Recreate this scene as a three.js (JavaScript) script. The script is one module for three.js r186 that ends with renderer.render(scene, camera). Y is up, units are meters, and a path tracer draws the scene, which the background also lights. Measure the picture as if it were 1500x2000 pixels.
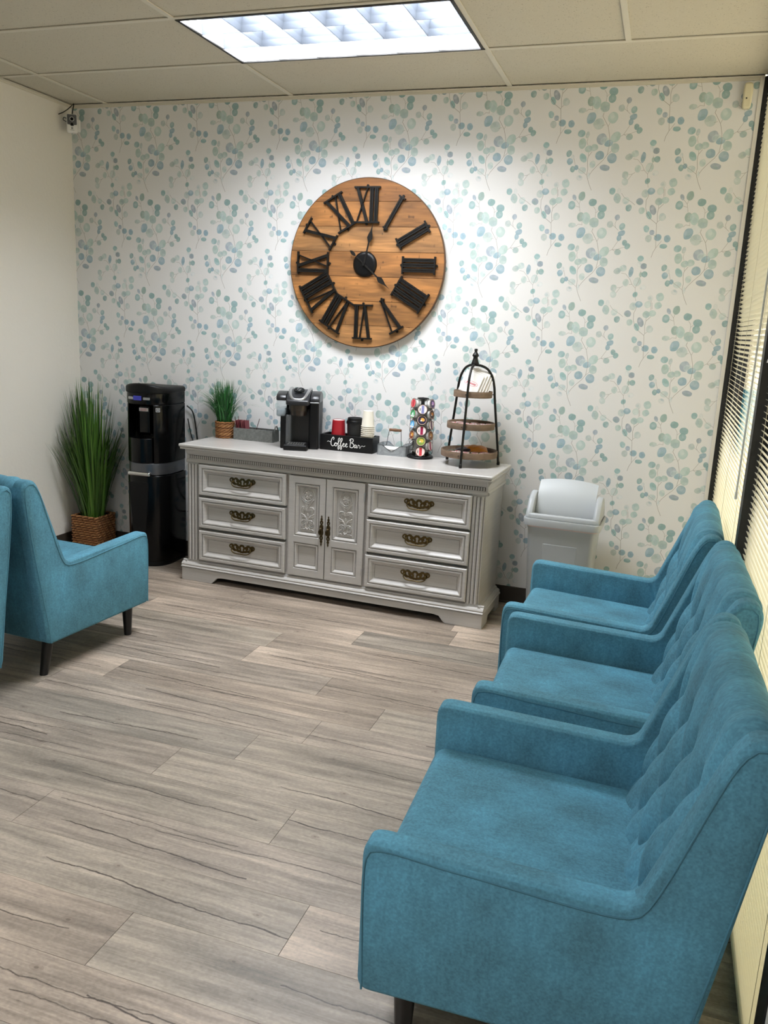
import * as THREE from 'three';
import { RoundedBoxGeometry } from 'three/addons/geometries/RoundedBoxGeometry.js';
import { RectAreaLightUniformsLib } from 'three/addons/lights/RectAreaLightUniformsLib.js';
import { mergeGeometries, toCreasedNormals } from 'three/addons/utils/BufferGeometryUtils.js';

// ------------------------------------------------------------ camera, sky, sun, exposure
RectAreaLightUniformsLib.init();
const scene = new THREE.Scene();
const camera = new THREE.PerspectiveCamera(63.686, 1500 / 2000, 0.05, 100);
camera.rotation.order = 'YXZ';
camera.position.set(3.605, 1.5306, 4.544);
camera.rotation.set(-0.22323, 0.31384, 0.04694);
const renderer = new THREE.WebGLRenderer();
renderer.toneMapping = THREE.LinearToneMapping;
renderer.toneMappingExposure = 1.24;
renderer.shadowMap.enabled = true;
scene.background = new THREE.Color().setRGB(1.5, 1.7, 2.0);
const sun = new THREE.DirectionalLight(0xfff1d8, 8.5);
sun.position.set(-4, 12, 9);
sun.target.position.set(2, 0, 0);
sun.castShadow = true;
Object.assign(sun.shadow.camera, { left: -12, right: 12, top: 12, bottom: -12, near: 0.5, far: 40 });
scene.add(sun, sun.target);
const LAMP = 38;                       // radiance of the fluorescent fittings
const LAMP_COLOR = 0xf4f8ff;

// ------------------------------------------------------------ room measures
const H = 2.743, W = 3.903, DEPTH = 6.6;
const UX = 0.2633, U = 1.2192, UZ = 0.5923;          // ceiling grid
const TOP = 0.815;                                    // dresser top

// ------------------------------------------------------------ helpers
function rng(seed) { let s = seed >>> 0; return () => { s = (s + 0x6D2B79F5) >>> 0; let t = s; t = Math.imul(t ^ (t >>> 15), t | 1); t ^= t + Math.imul(t ^ (t >>> 7), t | 61); return ((t ^ (t >>> 14)) >>> 0) / 4294967296; }; }
const taken = new Map();
function numbered(name) { const n = taken.get(name) || 0; taken.set(name, n + 1); return n ? `${name}_${String(n).padStart(3, '0')}` : name; }
function shade(o) { o.traverse((c) => { if (c.isMesh) { c.castShadow = true; c.receiveShadow = true; } }); return o; }
function thing(name, label, category, pos = [0, 0, 0], turn = 0, group) {
  const o = new THREE.Group(); o.name = numbered(name); o.position.set(...pos); o.rotation.y = turn;
  o.userData = { label, category }; if (group) o.userData.group = group; scene.add(o); return o;
}
function part(name, geo, mat, parent, pos, rot, label) {
  const m = new THREE.Mesh(geo, mat); m.name = name; if (pos) m.position.set(...pos); if (rot) m.rotation.set(...rot);
  m.castShadow = m.receiveShadow = true; if (label) m.userData.label = label; parent.add(m); return m;
}
function solo(name, label, category, geo, mat, pos, rot, group) {
  const m = part(numbered(name), geo, mat, scene, pos, rot); m.userData = { label, category }; if (group) m.userData.group = group; return m;
}
function struct(name, geo, mat, pos, label) {
  const m = geo ? part(name, geo, mat, scene, pos) : new THREE.Group(); m.name = name; m.userData = { kind: 'structure', label, category: name.split('_')[0] };
  if (!geo) scene.add(m); return m;
}
function dup(src, pos, turn, label, group) {
  const r = src.clone(); r.name = numbered(src.name.replace(/_\d{3}$/, '')); r.position.set(...pos); if (turn !== undefined) r.rotation.y = turn;
  r.userData = { ...src.userData, label }; if (group) r.userData.group = group; scene.add(r); return r;
}
function plain(g) { const n = g.index ? g.toNonIndexed() : g; for (const k of Object.keys(n.attributes)) if (!['position', 'normal', 'uv'].includes(k)) n.deleteAttribute(k); if (!n.attributes.uv) n.setAttribute('uv', new THREE.BufferAttribute(new Float32Array(n.attributes.position.count * 2), 2)); return n; }
const join = (...gs) => mergeGeometries(gs.flat().map(plain));
const box = (w, h, d, x = 0, y = 0, z = 0) => new THREE.BoxGeometry(w, h, d).translate(x, y, z);
const rbox = (w, h, d, r, x = 0, y = 0, z = 0, s = 3) => new RoundedBoxGeometry(w, h, d, s, Math.min(r, w / 2.01, h / 2.01, d / 2.01)).translate(x, y, z);
const cyl = (r0, r1, h, x = 0, y = 0, z = 0, s = 32) => new THREE.CylinderGeometry(r0, r1, h, s).translate(x, y, z);
const V = (x, y, z) => new THREE.Vector3(x, y, z);
const tube = (pts, r, seg = 32, rs = 8, closed = false) => new THREE.TubeGeometry(new THREE.CatmullRomCurve3(pts.map((p) => (p.isVector3 ? p : V(...p))), closed, 'centripetal'), seg, r, rs, closed);
function bar(a, b, w, d) { const A = V(...a), B = V(...b); const g = new THREE.BoxGeometry(w, A.distanceTo(B), d); const q = new THREE.Quaternion().setFromUnitVectors(V(0, 1, 0), B.clone().sub(A).normalize()); g.applyQuaternion(q); const c = A.add(B).multiplyScalar(0.5); return g.translate(c.x, c.y, c.z); }
function rod(a, b, r0, r1 = r0, s = 10) { const A = V(...a), B = V(...b); const g = new THREE.CylinderGeometry(r1, r0, A.distanceTo(B), s); g.applyQuaternion(new THREE.Quaternion().setFromUnitVectors(V(0, 1, 0), B.clone().sub(A).normalize())); const c = A.add(B).multiplyScalar(0.5); return g.translate(c.x, c.y, c.z); }
const lathe = (pts, s = 40) => new THREE.LatheGeometry(pts.map((p) => new THREE.Vector2(...p)), s);
function shapeOf(pts) { return new THREE.Shape(pts.map((p) => new THREE.Vector2(...p))); }
function roundShape(pts, r) {           // polygon with rounded corners; r is one radius or one for each corner
  const s = new THREE.Shape(), n = pts.length;
  for (let i = 0; i < n; i++) {
    const p = new THREE.Vector2(...pts[i]), a = new THREE.Vector2(...pts[(i + n - 1) % n]), b = new THREE.Vector2(...pts[(i + 1) % n]);
    const rr = Array.isArray(r) ? r[i] : r; const da = a.clone().sub(p), db = b.clone().sub(p);
    const la = Math.min(rr, da.length() * 0.49), lb = Math.min(rr, db.length() * 0.49);
    const s0 = p.clone().add(da.setLength(la)), s1 = p.clone().add(db.setLength(lb));
    if (i === 0) s.moveTo(s0.x, s0.y); else s.lineTo(s0.x, s0.y);
    s.quadraticCurveTo(p.x, p.y, s1.x, s1.y);
  }
  s.closePath(); return s;
}
const extr = (shape, depth, bevel = 0, seg = 3, curve = 12) => new THREE.ExtrudeGeometry(shape, { depth: Math.max(depth - 2 * bevel, 1e-4), bevelEnabled: bevel > 0, bevelThickness: bevel, bevelSize: bevel, bevelOffset: -bevel, bevelSegments: seg, curveSegments: curve }).translate(0, 0, bevel);
function metricUV(g0, s = 1) {          // uv in metres from the way each face points
  const g = g0.index ? g0.toNonIndexed() : g0; const p = g.attributes.position, n = g.attributes.normal; const uv = new Float32Array(p.count * 2);
  for (let i = 0; i < p.count; i += 3) {
    const ax = Math.abs(n.getX(i) + n.getX(i + 1) + n.getX(i + 2)), ay = Math.abs(n.getY(i) + n.getY(i + 1) + n.getY(i + 2)), az = Math.abs(n.getZ(i) + n.getZ(i + 1) + n.getZ(i + 2));
    for (let k = i; k < i + 3; k++) {
      const x = p.getX(k), y = p.getY(k), z = p.getZ(k);
      const [u, v] = ay >= ax && ay >= az ? [x, z] : ax >= az ? [z, y] : [x, y]; uv[2 * k] = u * s; uv[2 * k + 1] = v * s;
    }
  }
  g.setAttribute('uv', new THREE.BufferAttribute(uv, 2)); return g;
}
const soft = (g, a = 0.65) => toCreasedNormals(g.index ? g.toNonIndexed() : g, a);
function ringGeo(w, h, prof) {          // a framed rectangular front: prof = [inset, z] outside to inside, the last ring is filled
  const pos = [], uv = []; const R = (ins) => [[-w / 2 + ins, -h / 2 + ins], [w / 2 - ins, -h / 2 + ins], [w / 2 - ins, h / 2 - ins], [-w / 2 + ins, h / 2 - ins]];
  const put = (a, b, c, d) => { for (const q of [a, b, c, a, c, d]) { pos.push(...q); uv.push(q[0], q[1]); } };
  for (let i = 0; i + 1 < prof.length; i++) {
    const a = R(prof[i][0]), b = R(prof[i + 1][0]), za = prof[i][1], zb = prof[i + 1][1];
    for (let k = 0; k < 4; k++) { const j = (k + 1) % 4; put([...a[k], za], [...a[j], za], [...b[j], zb], [...b[k], zb]); }
  }
  const l = R(prof[prof.length - 1][0]), z = prof[prof.length - 1][1]; put([...l[0], z], [...l[1], z], [...l[2], z], [...l[3], z]);
  const g = new THREE.BufferGeometry(); g.setAttribute('position', new THREE.Float32BufferAttribute(pos, 3)); g.setAttribute('uv', new THREE.Float32BufferAttribute(uv, 2)); g.computeVertexNormals(); return g;
}
function gridGeo(nu, nv, f, closeU = false) {   // a sheet from a function (u, v in 0..1) -> [x, y, z, uvx, uvy]
  const pos = [], uv = [], idx = [];
  for (let j = 0; j <= nv; j++) for (let i = 0; i <= nu; i++) { const q = f(i / nu, j / nv); pos.push(q[0], q[1], q[2]); uv.push(q[3] ?? i / nu, q[4] ?? j / nv); }
  for (let j = 0; j < nv; j++) for (let i = 0; i < nu; i++) { const a = j * (nu + 1) + i, b = a + 1, c = a + nu + 1, d = c + 1; idx.push(a, b, d, a, d, c); }
  const g = new THREE.BufferGeometry(); g.setAttribute('position', new THREE.Float32BufferAttribute(pos, 3)); g.setAttribute('uv', new THREE.Float32BufferAttribute(uv, 2)); g.setIndex(idx); g.computeVertexNormals(); return g;
}

// ------------------------------------------------------------ textures
const hash = (x, y, s) => { let h = Math.imul(x | 0, 374761393) ^ Math.imul(y | 0, 668265263) ^ Math.imul(s | 0, 982451653); h = Math.imul(h ^ (h >>> 13), 1274126177); return ((h ^ (h >>> 16)) >>> 0) / 4294967296; };
function vnoise(x, y, px, py, s) {      // value noise that repeats after px, py cells
  const xi = Math.floor(x), yi = Math.floor(y), fx = x - xi, fy = y - yi, m = (a, b) => ((a % b) + b) % b;
  const sx = fx * fx * (3 - 2 * fx), sy = fy * fy * (3 - 2 * fy);
  const a = hash(m(xi, px), m(yi, py), s), b = hash(m(xi + 1, px), m(yi, py), s), c = hash(m(xi, px), m(yi + 1, py), s), d = hash(m(xi + 1, px), m(yi + 1, py), s);
  return (a + (b - a) * sx) * (1 - sy) + (c + (d - c) * sx) * sy;
}
function fbm(u, v, fx, fy, oct, s) { let t = 0, a = 0.5, n = 0; for (let o = 0; o < oct; o++) { t += a * vnoise(u * fx, v * fy, fx, fy, s + o * 17); n += a; a *= 0.5; fx *= 2; fy *= 2; } return t / n; }
function dataTex(w, h, f, srgb = true) {
  const d = new Uint8Array(w * h * 4);
  for (let y = 0; y < h; y++) for (let x = 0; x < w; x++) { const c = f(x / w, y / h, x, y); const k = (y * w + x) * 4; d[k] = Math.max(0, Math.min(255, c[0])); d[k + 1] = Math.max(0, Math.min(255, c[1])); d[k + 2] = Math.max(0, Math.min(255, c[2])); d[k + 3] = 255; }
  const t = new THREE.DataTexture(d, w, h); t.wrapS = t.wrapT = THREE.RepeatWrapping; t.magFilter = THREE.LinearFilter; t.minFilter = THREE.LinearMipmapLinearFilter; t.generateMipmaps = true; if (srgb) t.colorSpace = THREE.SRGBColorSpace; t.needsUpdate = true; return t;
}
function canvasTex(w, h, draw, srgb = true) {
  const c = document.createElement('canvas'); c.width = w; c.height = h; draw(c.getContext('2d'), w, h);
  const t = new THREE.CanvasTexture(c); t.wrapS = t.wrapT = THREE.RepeatWrapping; if (srgb) t.colorSpace = THREE.SRGBColorSpace; return t;
}
const scaled = (t, su, sv = su, ou = 0, ov = 0) => { const c = t.clone(); c.repeat.set(su, sv); c.offset.set(ou, ov); c.needsUpdate = true; return c; };
const std = (color, roughness = 0.6, extra = {}) => new THREE.MeshStandardMaterial({ color, roughness, ...extra });
const phy = (color, roughness = 0.6, extra = {}) => new THREE.MeshPhysicalMaterial({ color, roughness, ...extra });

// ------------------------------------------------------------ materials
const grain = dataTex(256, 256, (u, v) => { const t = 128 + 90 * (fbm(u, v, 24, 24, 4, 3) - 0.5) * 2; return [t, t, t]; }, false);
const M = {};
M.paint = std(0xe4e0d6, 0.85, { bumpMap: scaled(grain, 3.2), bumpScale: 0.0016 });
M.whiteTrim = std(0xe3dfd5, 0.5);
M.tbar = std(0xd5cfbf, 0.6);
M.base = std(0x3d352d, 0.55);
M.black = std(0x0b0b0c, 0.35);
M.blackGloss = phy(0x030304, 0.2, { specularIntensity: 0.55 });
M.blackSatin = phy(0x070708, 0.42, { specularIntensity: 0.6 });
M.iron = std(0x12110f, 0.45, { metalness: 0.3 });
M.hand = std(0x2b2927, 0.35, { metalness: 0.5 });
M.chrome = std(0xd8d8d8, 0.18, { metalness: 1 });
M.silver = std(0xb4b5b6, 0.3, { metalness: 0.85 });
M.frame = std(0x070707, 0.45);
M.glass = phy(0xffffff, 0.02, { transmission: 1, thickness: 0, ior: 1.5 });
M.slat = phy(0xf0ead2, 0.5, { transmission: 0.3, thickness: 0 });
M.cord = std(0xc9c3ae, 0.8);

// wallpaper: eucalyptus sprigs in watercolour, one repeat 523.5 x 547 mm
const LEAVES = [[376,560,9,15,-20,6],[412,566,17,22,15,0],[366,522,18,21,0,1],[469,536,20,18,0,1],[520,507,21,19,0,1],[517,475,18,20,0,1],[415,466,18,23,0,0],[443,459,21,29,-15,3],[485,438,24,25,0,3],[376,425,19,12,0,4],[457,407,24,23,0,5],[423,388,21,28,20,2],[462,360,27,25,0,4],[529,388,24,26,0,3],[598,464,12,14,0,6],[566,430,15,16,0,4],[627,420,14,17,25,1],[627,388,18,14,-20,2],[617,365,11,15,10,2],[647,342,12,14,0,1],[662,325,13,15,20,1],[617,296,16,15,0,3],[382,317,18,16,0,1],[413,310,9,16,10,4],[391,270,18,26,5,3],[424,244,18,16,0,3],[452,250,18,16,-10,3],[484,289,24,26,0,6],[499,281,22,17,0,5],[520,269,21,15,-20,2],[551,297,22,28,35,3],[553,245,20,23,0,3],[543,198,23,24,0,2],[481,213,22,22,0,2],[512,154,25,14,10,6],[401,202,15,23,-35,1],[329,224,13,17,15,1],[336,186,15,16,0,2],[353,149,12,15,0,1],[371,157,10,12,-10,2],[349,206,7,13,0,5],[400,143,19,16,0,4],[450,171,15,17,0,4],[391,107,15,13,0,5],[436,117,7,15,0,5],[281,369,17,17,0,2],[327,364,15,18,0,2],[312,327,18,11,0,1],[237,364,15,18,0,4],[251,393,12,13,0,6],[222,410,13,17,-15,1],[292,467,17,18,0,4],[243,500,14,25,-25,6],[227,475,12,20,-25,1],[190,497,15,16,0,3],[176,540,18,16,20,6],[125,510,15,16,0,1],[268,540,18,17,0,3],[296,546,18,16,-10,3],[198,578,17,19,0,4],[226,589,18,16,0,2],[108,545,16,17,0,4],[65,555,17,24,-10,3],[38,590,15,16,0,1],[70,590,9,13,0,5],[270,589,16,17,0,4],[321,586,17,17,0,3],[210,266,15,14,0,1],[229,230,15,15,0,6],[206,240,10,15,0,5],[219,188,8,12,0,3],[237,191,14,15,0,1],[170,200,11,26,5,2],[102,203,18,15,-15,4],[129,217,18,16,-15,4],[150,147,15,18,0,4],[92,119,15,17,0,4],[94,87,15,17,0,4],[206,153,18,22,15,4],[236,126,15,12,0,5],[202,89,12,14,20,1],[279,73,13,15,0,5],[325,81,19,21,0,3]];
const STEMS = [[456,48,441,79,431,105,426,123,429,147,424,182,424,200,427,210,442,231],[441,123,451,139,472,163,501,191,518,215,522,243,525,269,521,301,513,333,509,347,493,373,479,395,483,410],[509,347,516,363],[518,215,537,233],[480,351,495,356],[424,121,405,136,383,150,364,169,355,201],[418,262,413,279,416,294],[427,210,425,226],[573,299,588,308,613,349],[588,308,614,310,648,321],[588,308,603,300],[609,402,596,414,590,431,596,451],[596,414,581,426],[410,492,402,528,407,545],[402,528,386,547],[404,513,385,519],[488,463,489,485,501,496],[489,485,488,499,476,516],[424,445,426,427,407,430,395,420],[260,273,266,297,277,319,274,356,269,426,267,435,271,444,266,484,270,507,291,529],[270,507,269,525],[267,435,236,458,216,484,207,510,206,545,212,559,217,576],[271,444,282,452],[277,319,301,353],[273,371,260,381],[154,524,134,539,99,559,83,580],[293,568,290,599],[199,122,181,140,169,164,145,190,123,194],[199,122,208,147,219,180,217,207],[199,122,205,74,209,59],[138,130,126,123,107,95],[126,123,108,120],[181,140,167,138],[288,16,284,62]];
const TW = 523.5, TH = 547;
const paperTex = canvasTex(1536, 1605, (c, w, h) => {
  const k = w / TW, r = rng(77);
  c.fillStyle = '#e7e6e4'; c.fillRect(0, 0, w, h);
  const cols = [[154, 181, 173], [143, 178, 178], [144, 174, 187], [172, 197, 190], [190, 205, 201], [212, 220, 218], [154, 169, 181]], alpha = [0.82, 0.84, 0.86, 0.74, 0.68, 0.5, 0.82];
  const at = (fn) => { for (let i = -2; i <= 2; i++) for (let j = -2; j <= 2; j++) { c.save(); c.translate(i * w, j * h); fn(); c.restore(); } };
  for (const [x, y, rx, ry, rot, ci] of LEAVES) {
    const jig = Array.from({ length: 10 }, () => 0.93 + 0.13 * r()), tone = 0.93 + 0.12 * r(), seed = Math.floor(r() * 1e6);
    const col = cols[ci].map((t) => Math.round(Math.min(255, t * tone)));
    at(() => {
      const q = rng(seed);
      c.translate(x * k, h - y * k); c.rotate((rot * Math.PI) / 180);
      const path = () => { c.beginPath(); for (let i = 0; i <= 10; i++) { const a = (i / 10) * 2 * Math.PI, b = ((i + 0.5) / 10) * 2 * Math.PI, m = jig[i % 10]; const px = Math.cos(a) * rx * k * m, py = Math.sin(a) * ry * k * m; if (!i) c.moveTo(px, py); else { const pb = ((i - 0.5) / 10) * 2 * Math.PI, mm = (jig[(i + 9) % 10] + m) / 2 * 1.05; c.quadraticCurveTo(Math.cos(pb) * rx * k * mm, Math.sin(pb) * ry * k * mm, px, py); } } c.closePath(); };
      c.globalAlpha = alpha[ci]; c.fillStyle = `rgb(${col})`; path(); c.fill();
      c.save(); path(); c.clip();
      for (let b = 0; b < 4; b++) { c.globalAlpha = 0.13; c.fillStyle = q() < 0.55 ? '#eef3f0' : q() < 0.5 ? '#86a5b2' : '#84a99e'; c.beginPath(); c.ellipse((q() - 0.5) * rx * k * 1.5, (q() - 0.5) * ry * k * 1.5, rx * k * (0.35 + 0.4 * q()), ry * k * (0.35 + 0.4 * q()), q() * 3, 0, 6.3); c.fill(); }
      c.restore();
      c.globalAlpha = 0.28; c.strokeStyle = `rgb(${col.map((t) => Math.round(t * 0.8))})`; c.lineWidth = 0.7 * k; path(); c.stroke();
    });
  }
  c.globalAlpha = 0.8; c.lineCap = 'round'; c.lineJoin = 'round';
  for (const s of STEMS) at(() => { c.strokeStyle = '#857d74'; c.lineWidth = (s.length > 12 ? 1.7 : 1.2) * k; c.beginPath(); for (let i = 0; i < s.length; i += 2) { const px = s[i] * k, py = h - s[i + 1] * k; if (!i) c.moveTo(px, py); else c.lineTo(px, py); } c.stroke(); });
});
M.wallpaper = std(0xffffff, 0.62, { map: paperTex });

// vinyl plank: weathered grey oak; several prints
const plankTex = [];
for (let v = 0; v < 8; v++) plankTex.push(canvasTex(1024, 164, (c, w, h) => {
  const r = rng(500 + v * 31); const im = c.createImageData(w, h); const warm = [[1.0, 1, 1.0], [0.985, 1, 1.005], [1.012, 1, 0.99], [0.992, 1, 0.995]][v % 4], tone = [1, 0.95, 1.05, 0.98, 1.03, 0.92, 0.98, 1.06][v];
  for (let y = 0; y < h; y++) for (let x = 0; x < w; x++) {
    const u = x / w, q = y / h; const warp = 0.06 * (fbm(u, q, 5, 2, 3, 11 + v) - 0.5);
    const fine = fbm(u, q + warp, 14, 60, 3, 40 + v) - 0.5, mid = fbm(u, q + warp * 2, 4, 9, 4, 90 + v) - 0.5, big = fbm(u, q, 3, 2, 3, 140 + v) - 0.5, tick = fbm(u, q, 160, 40, 2, 190 + v) - 0.5;
    const t = tone * (149 + 30 * fine + 62 * mid + 50 * big + 22 * tick); const k = (y * w + x) * 4;
    im.data[k] = t * 1.06 * warm[0]; im.data[k + 1] = t * 0.975 * warm[1]; im.data[k + 2] = t * 0.885 * warm[2]; im.data[k + 3] = 255;
  }
  c.putImageData(im, 0, 0); c.lineCap = 'round';
  const cracks = v % 4 === 3 ? 1 : v % 2 ? 2 : 3;
  for (let i = 0; i < cracks; i++) {     // long checks in the wood
    let x = r() * w * 0.4, y = h * (0.15 + 0.7 * r()); const end = x + w * (0.35 + 0.5 * r()), drift = (r() - 0.5) * 0.1; let wd = 0.6; const full = i === 0 ? 2.6 : 1.5;
    while (x < end) { const nx = x + 6 + 10 * r(), ny = y + drift * (nx - x) + (r() - 0.5) * 4.2; wd += (full * r() - wd) * 0.3; c.globalAlpha = 0.85; c.strokeStyle = '#3d342d'; c.lineWidth = Math.max(1.1, wd * 2.3); c.beginPath(); c.moveTo(x, y); c.lineTo(nx, ny); c.stroke(); if (r() < 0.35) { c.globalAlpha = 0.35; c.strokeStyle = '#c9beb2'; c.lineWidth = 1.4; c.beginPath(); c.moveTo(x, y + 3); c.lineTo(nx, ny + 3); c.stroke(); } c.globalAlpha = 0.1; c.strokeStyle = '#5d5147'; c.lineWidth = 6; c.beginPath(); c.moveTo(x, y); c.lineTo(nx, ny); c.stroke(); x = nx; y = Math.max(6, Math.min(h - 6, ny)); }
  }
  for (let i = 0; i < 2 + (v % 3); i++) { const x = r() * w, y = h * (0.15 + 0.7 * r()), a = 2 + 5 * r(); c.globalAlpha = 0.4; c.fillStyle = '#4a4037'; c.beginPath(); c.ellipse(x, y, a * 0.8, a * 0.5, 0, 0, 6.3); c.fill(); c.globalAlpha = 0.14; c.fillStyle = '#4d433a'; c.beginPath(); c.ellipse(x, y, a * 2.6, a * 1.3, 0, 0, 6.3); c.fill(); }
  c.globalAlpha = 0.1; for (let i = 0; i < 60; i++) { const x = r() * w, y = r() * h; c.strokeStyle = r() < 0.5 ? '#463d36' : '#ded6cb'; c.lineWidth = 0.8; c.beginPath(); c.moveTo(x, y); c.lineTo(x + 30 + 90 * r(), y + (r() - 0.5) * 5); c.stroke(); }
}));
M.planks = plankTex.map((t) => std(0xffffff, 0.42, { map: t, bumpMap: t, bumpScale: 0.0003 }));
M.subfloor = std(0x2e2823, 0.9);

// mineral fibre ceiling tile: pin holes and fissures
const tileTex = canvasTex(1024, 512, (c, w, h) => {
  const r = rng(9); c.fillStyle = '#cac3b1'; c.fillRect(0, 0, w, h);
  for (let i = 0; i < 9000; i++) { c.globalAlpha = 0.12 + 0.1 * r(); c.fillStyle = r() < 0.5 ? '#efe9da' : '#aaa391'; c.fillRect(r() * w, r() * h, 2 + 2 * r(), 1 + 2 * r()); }
  for (let i = 0; i < 1300; i++) { c.globalAlpha = 0.5 + 0.3 * r(); c.fillStyle = '#8b8370'; c.beginPath(); c.ellipse(r() * w, r() * h, 1 + 2.2 * r() * r(), 0.7 + 1.2 * r(), r() * 3, 0, 6.3); c.fill(); }
});
M.ceilTile = std(0xffffff, 0.95, { map: tileTex });

// velvet
const velvetTex = dataTex(512, 512, (u, v) => {
  const b = fbm(u, v, 5, 5, 4, 21) - 0.5, s = fbm(u, v, 60, 14, 3, 33) - 0.5, f = fbm(u, v, 128, 128, 2, 55) - 0.5, t = 1 + 0.3 * b + 0.1 * s + 0.22 * f;
  return [84 * t - 4 * b, 140 * t, 161 * t + 4 * b];
});
M.velvet = phy(0xffffff, 0.9, { map: scaled(velvetTex, 1.9), sheen: 0.55, sheenColor: new THREE.Color(0x6aa6bd), sheenRoughness: 0.45, bumpMap: scaled(grain, 9), bumpScale: 0.0006 });
M.leg = std(0x0a0908, 0.3);

// painted furniture, pale grey with rubbed brush marks
const greyTex = dataTex(512, 512, (u, v) => { const s = fbm(u, v, 5, 120, 3, 71) - 0.5, b = fbm(u, v, 4, 4, 3, 72) - 0.5, t = 1 + 0.07 * s + 0.05 * b; return [191 * t, 187 * t, 182 * t]; });
M.grey = std(0xffffff, 0.36, { map: scaled(greyTex, 1.6) });
const topTex = dataTex(512, 512, (u, v) => { const s = fbm(u, v, 4, 90, 3, 74) - 0.5, b = fbm(u, v, 5, 5, 3, 75) - 0.5, t = 1 + 0.05 * s + 0.05 * b; return [196 * t, 192 * t, 187 * t]; });
M.greyTop = phy(0xffffff, 0.26, { map: scaled(topTex, 1.4), clearcoat: 0.25, clearcoatRoughness: 0.2 });
M.glaze = std(0x4b443c, 0.7);
M.brass = std(0x5a4a28, 0.36, { metalness: 0.75 });
M.brassDark = std(0x46381c, 0.45, { metalness: 0.6 });

// clock boards, warm pine
const pineTex = dataTex(1024, 256, (u, v) => {
  const w = 0.05 * (fbm(u, v, 3, 3, 3, 81) - 0.5), f = fbm(u, v + w, 10, 70, 3, 82) - 0.5, m = fbm(u, v + w * 2, 3, 12, 4, 83) - 0.5, b = fbm(u, v, 2, 3, 2, 84) - 0.5;
  let t = 1 + 0.34 * f + 0.6 * m + 0.3 * b; const k = vnoise(u * 60, v * 20, 60, 20, 85), kk = Math.max(0, Math.min(1, (k - 0.9) / 0.08)); t *= 1 - 0.35 * kk * kk;
  return [156 * t, 112 * t - 3 * m, 68 * t - 6 * m];
});
M.pine = [0, 1, 2, 3, 4, 5, 6].map((i) => std(['#ffffff', '#f3ead9', '#fff4e2', '#ece0cf', '#ffffff', '#f2e6d2', '#e6d7c2'][i], 0.5, { map: scaled(pineTex, 1.05, 1.6, i * 0.23, i * 0.31) }));
M.rimWood = std(0x5a3c20, 0.6);

const rustTex = dataTex(256, 256, (u, v) => { const s = fbm(u, v, 4, 40, 3, 91) - 0.5, b = fbm(u, v, 6, 6, 3, 92) - 0.5, t = 1 + 0.4 * s + 0.3 * b; return [112 * t, 92 * t, 74 * t]; });
M.barnWood = std(0xffffff, 0.75, { map: scaled(rustTex, 4) });
const galvTex = dataTex(256, 256, (u, v) => { const b = fbm(u, v, 9, 9, 4, 101) - 0.5, s = fbm(u, v, 30, 30, 2, 102) - 0.5, t = 1 + 0.28 * b + 0.12 * s; return [158 * t, 163 * t, 166 * t]; });
M.galv = std(0xffffff, 0.42, { map: scaled(galvTex, 8), metalness: 0.45 });
M.galvDark = std(0xc4c2ba, 0.5, { map: scaled(galvTex, 9), metalness: 0.35 });
M.wicker = [0x9c6a3e, 0x8a5a33, 0xa97849, 0x7b4e2b].map((c) => std(c, 0.7));
M.wickerDark = std(0x2c1a0e, 0.9);
M.soil = std(0x17130d, 1);
M.grassTall = [0x4a7324, 0x3a5f1b, 0x5a8130, 0x2e4d18].map((c) => phy(c, 0.45, { side: THREE.DoubleSide }));
M.grassPot = [0x2a6b2c, 0x1f5a24, 0x37793a, 0x19481d].map((c) => phy(c, 0.45, { side: THREE.DoubleSide }));
M.binGrey = std(0xaaaeb0, 0.42);
M.binLid = std(0xb6babc, 0.4);
M.paper = std(0xeeece6, 0.75);
M.paperCup = std(0xe9e2d2, 0.65);
M.redCup = std(0x9c1420, 0.5);
M.white = std(0xe9e8e4, 0.45);

// ------------------------------------------------------------ floor: planks along x
{
  const floor = struct('floor', null, null, null, 'grey-beige wood plank floor');
  part('subfloor', box(W + 0.4, 0.08, DEPTH + 0.3, W / 2 + 0.1, -0.0485, DEPTH / 2), M.subfloor, floor);
  const PW = 0.197, PL = 1.22, z0 = 2.363 - 12 * PW; const r = rng(4);
  const known = { 15: 2.452, 14: 2.868, 13: 1.875, 12: 2.648, 11: 2.105, 10: 2.316, 9: 2.49, 8: 2.687, 6: 1.92, 4: 2.312 };
  const g = box(1, 0.008, PW - 0.0012); const end = (x) => Math.max(0.004, Math.min(W + 0.05, x));
  for (let i = -1; z0 + i * PW < DEPTH - 0.01; i++) {
    const za = z0 + i * PW; if (za + PW < 0.01) continue; const j0 = known[i] ?? 0.3 + r() * PL;
    for (let x = j0 - Math.ceil(j0 / PL) * PL; x < W + 0.05; x += PL) {
      const a = end(x + 0.0007), b = end(x + PL - 0.0007); if (b - a < 0.02) continue;
      let v = Math.floor(r() * 8); const m = part('plank', g, M.planks[v], floor, [(a + b) / 2, -0.004, Math.max(za, 0) + PW / 2]);
      m.scale.set(b - a, 1, 1); if (r() < 0.5) m.rotation.y = Math.PI;
    }
  }
}
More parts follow.
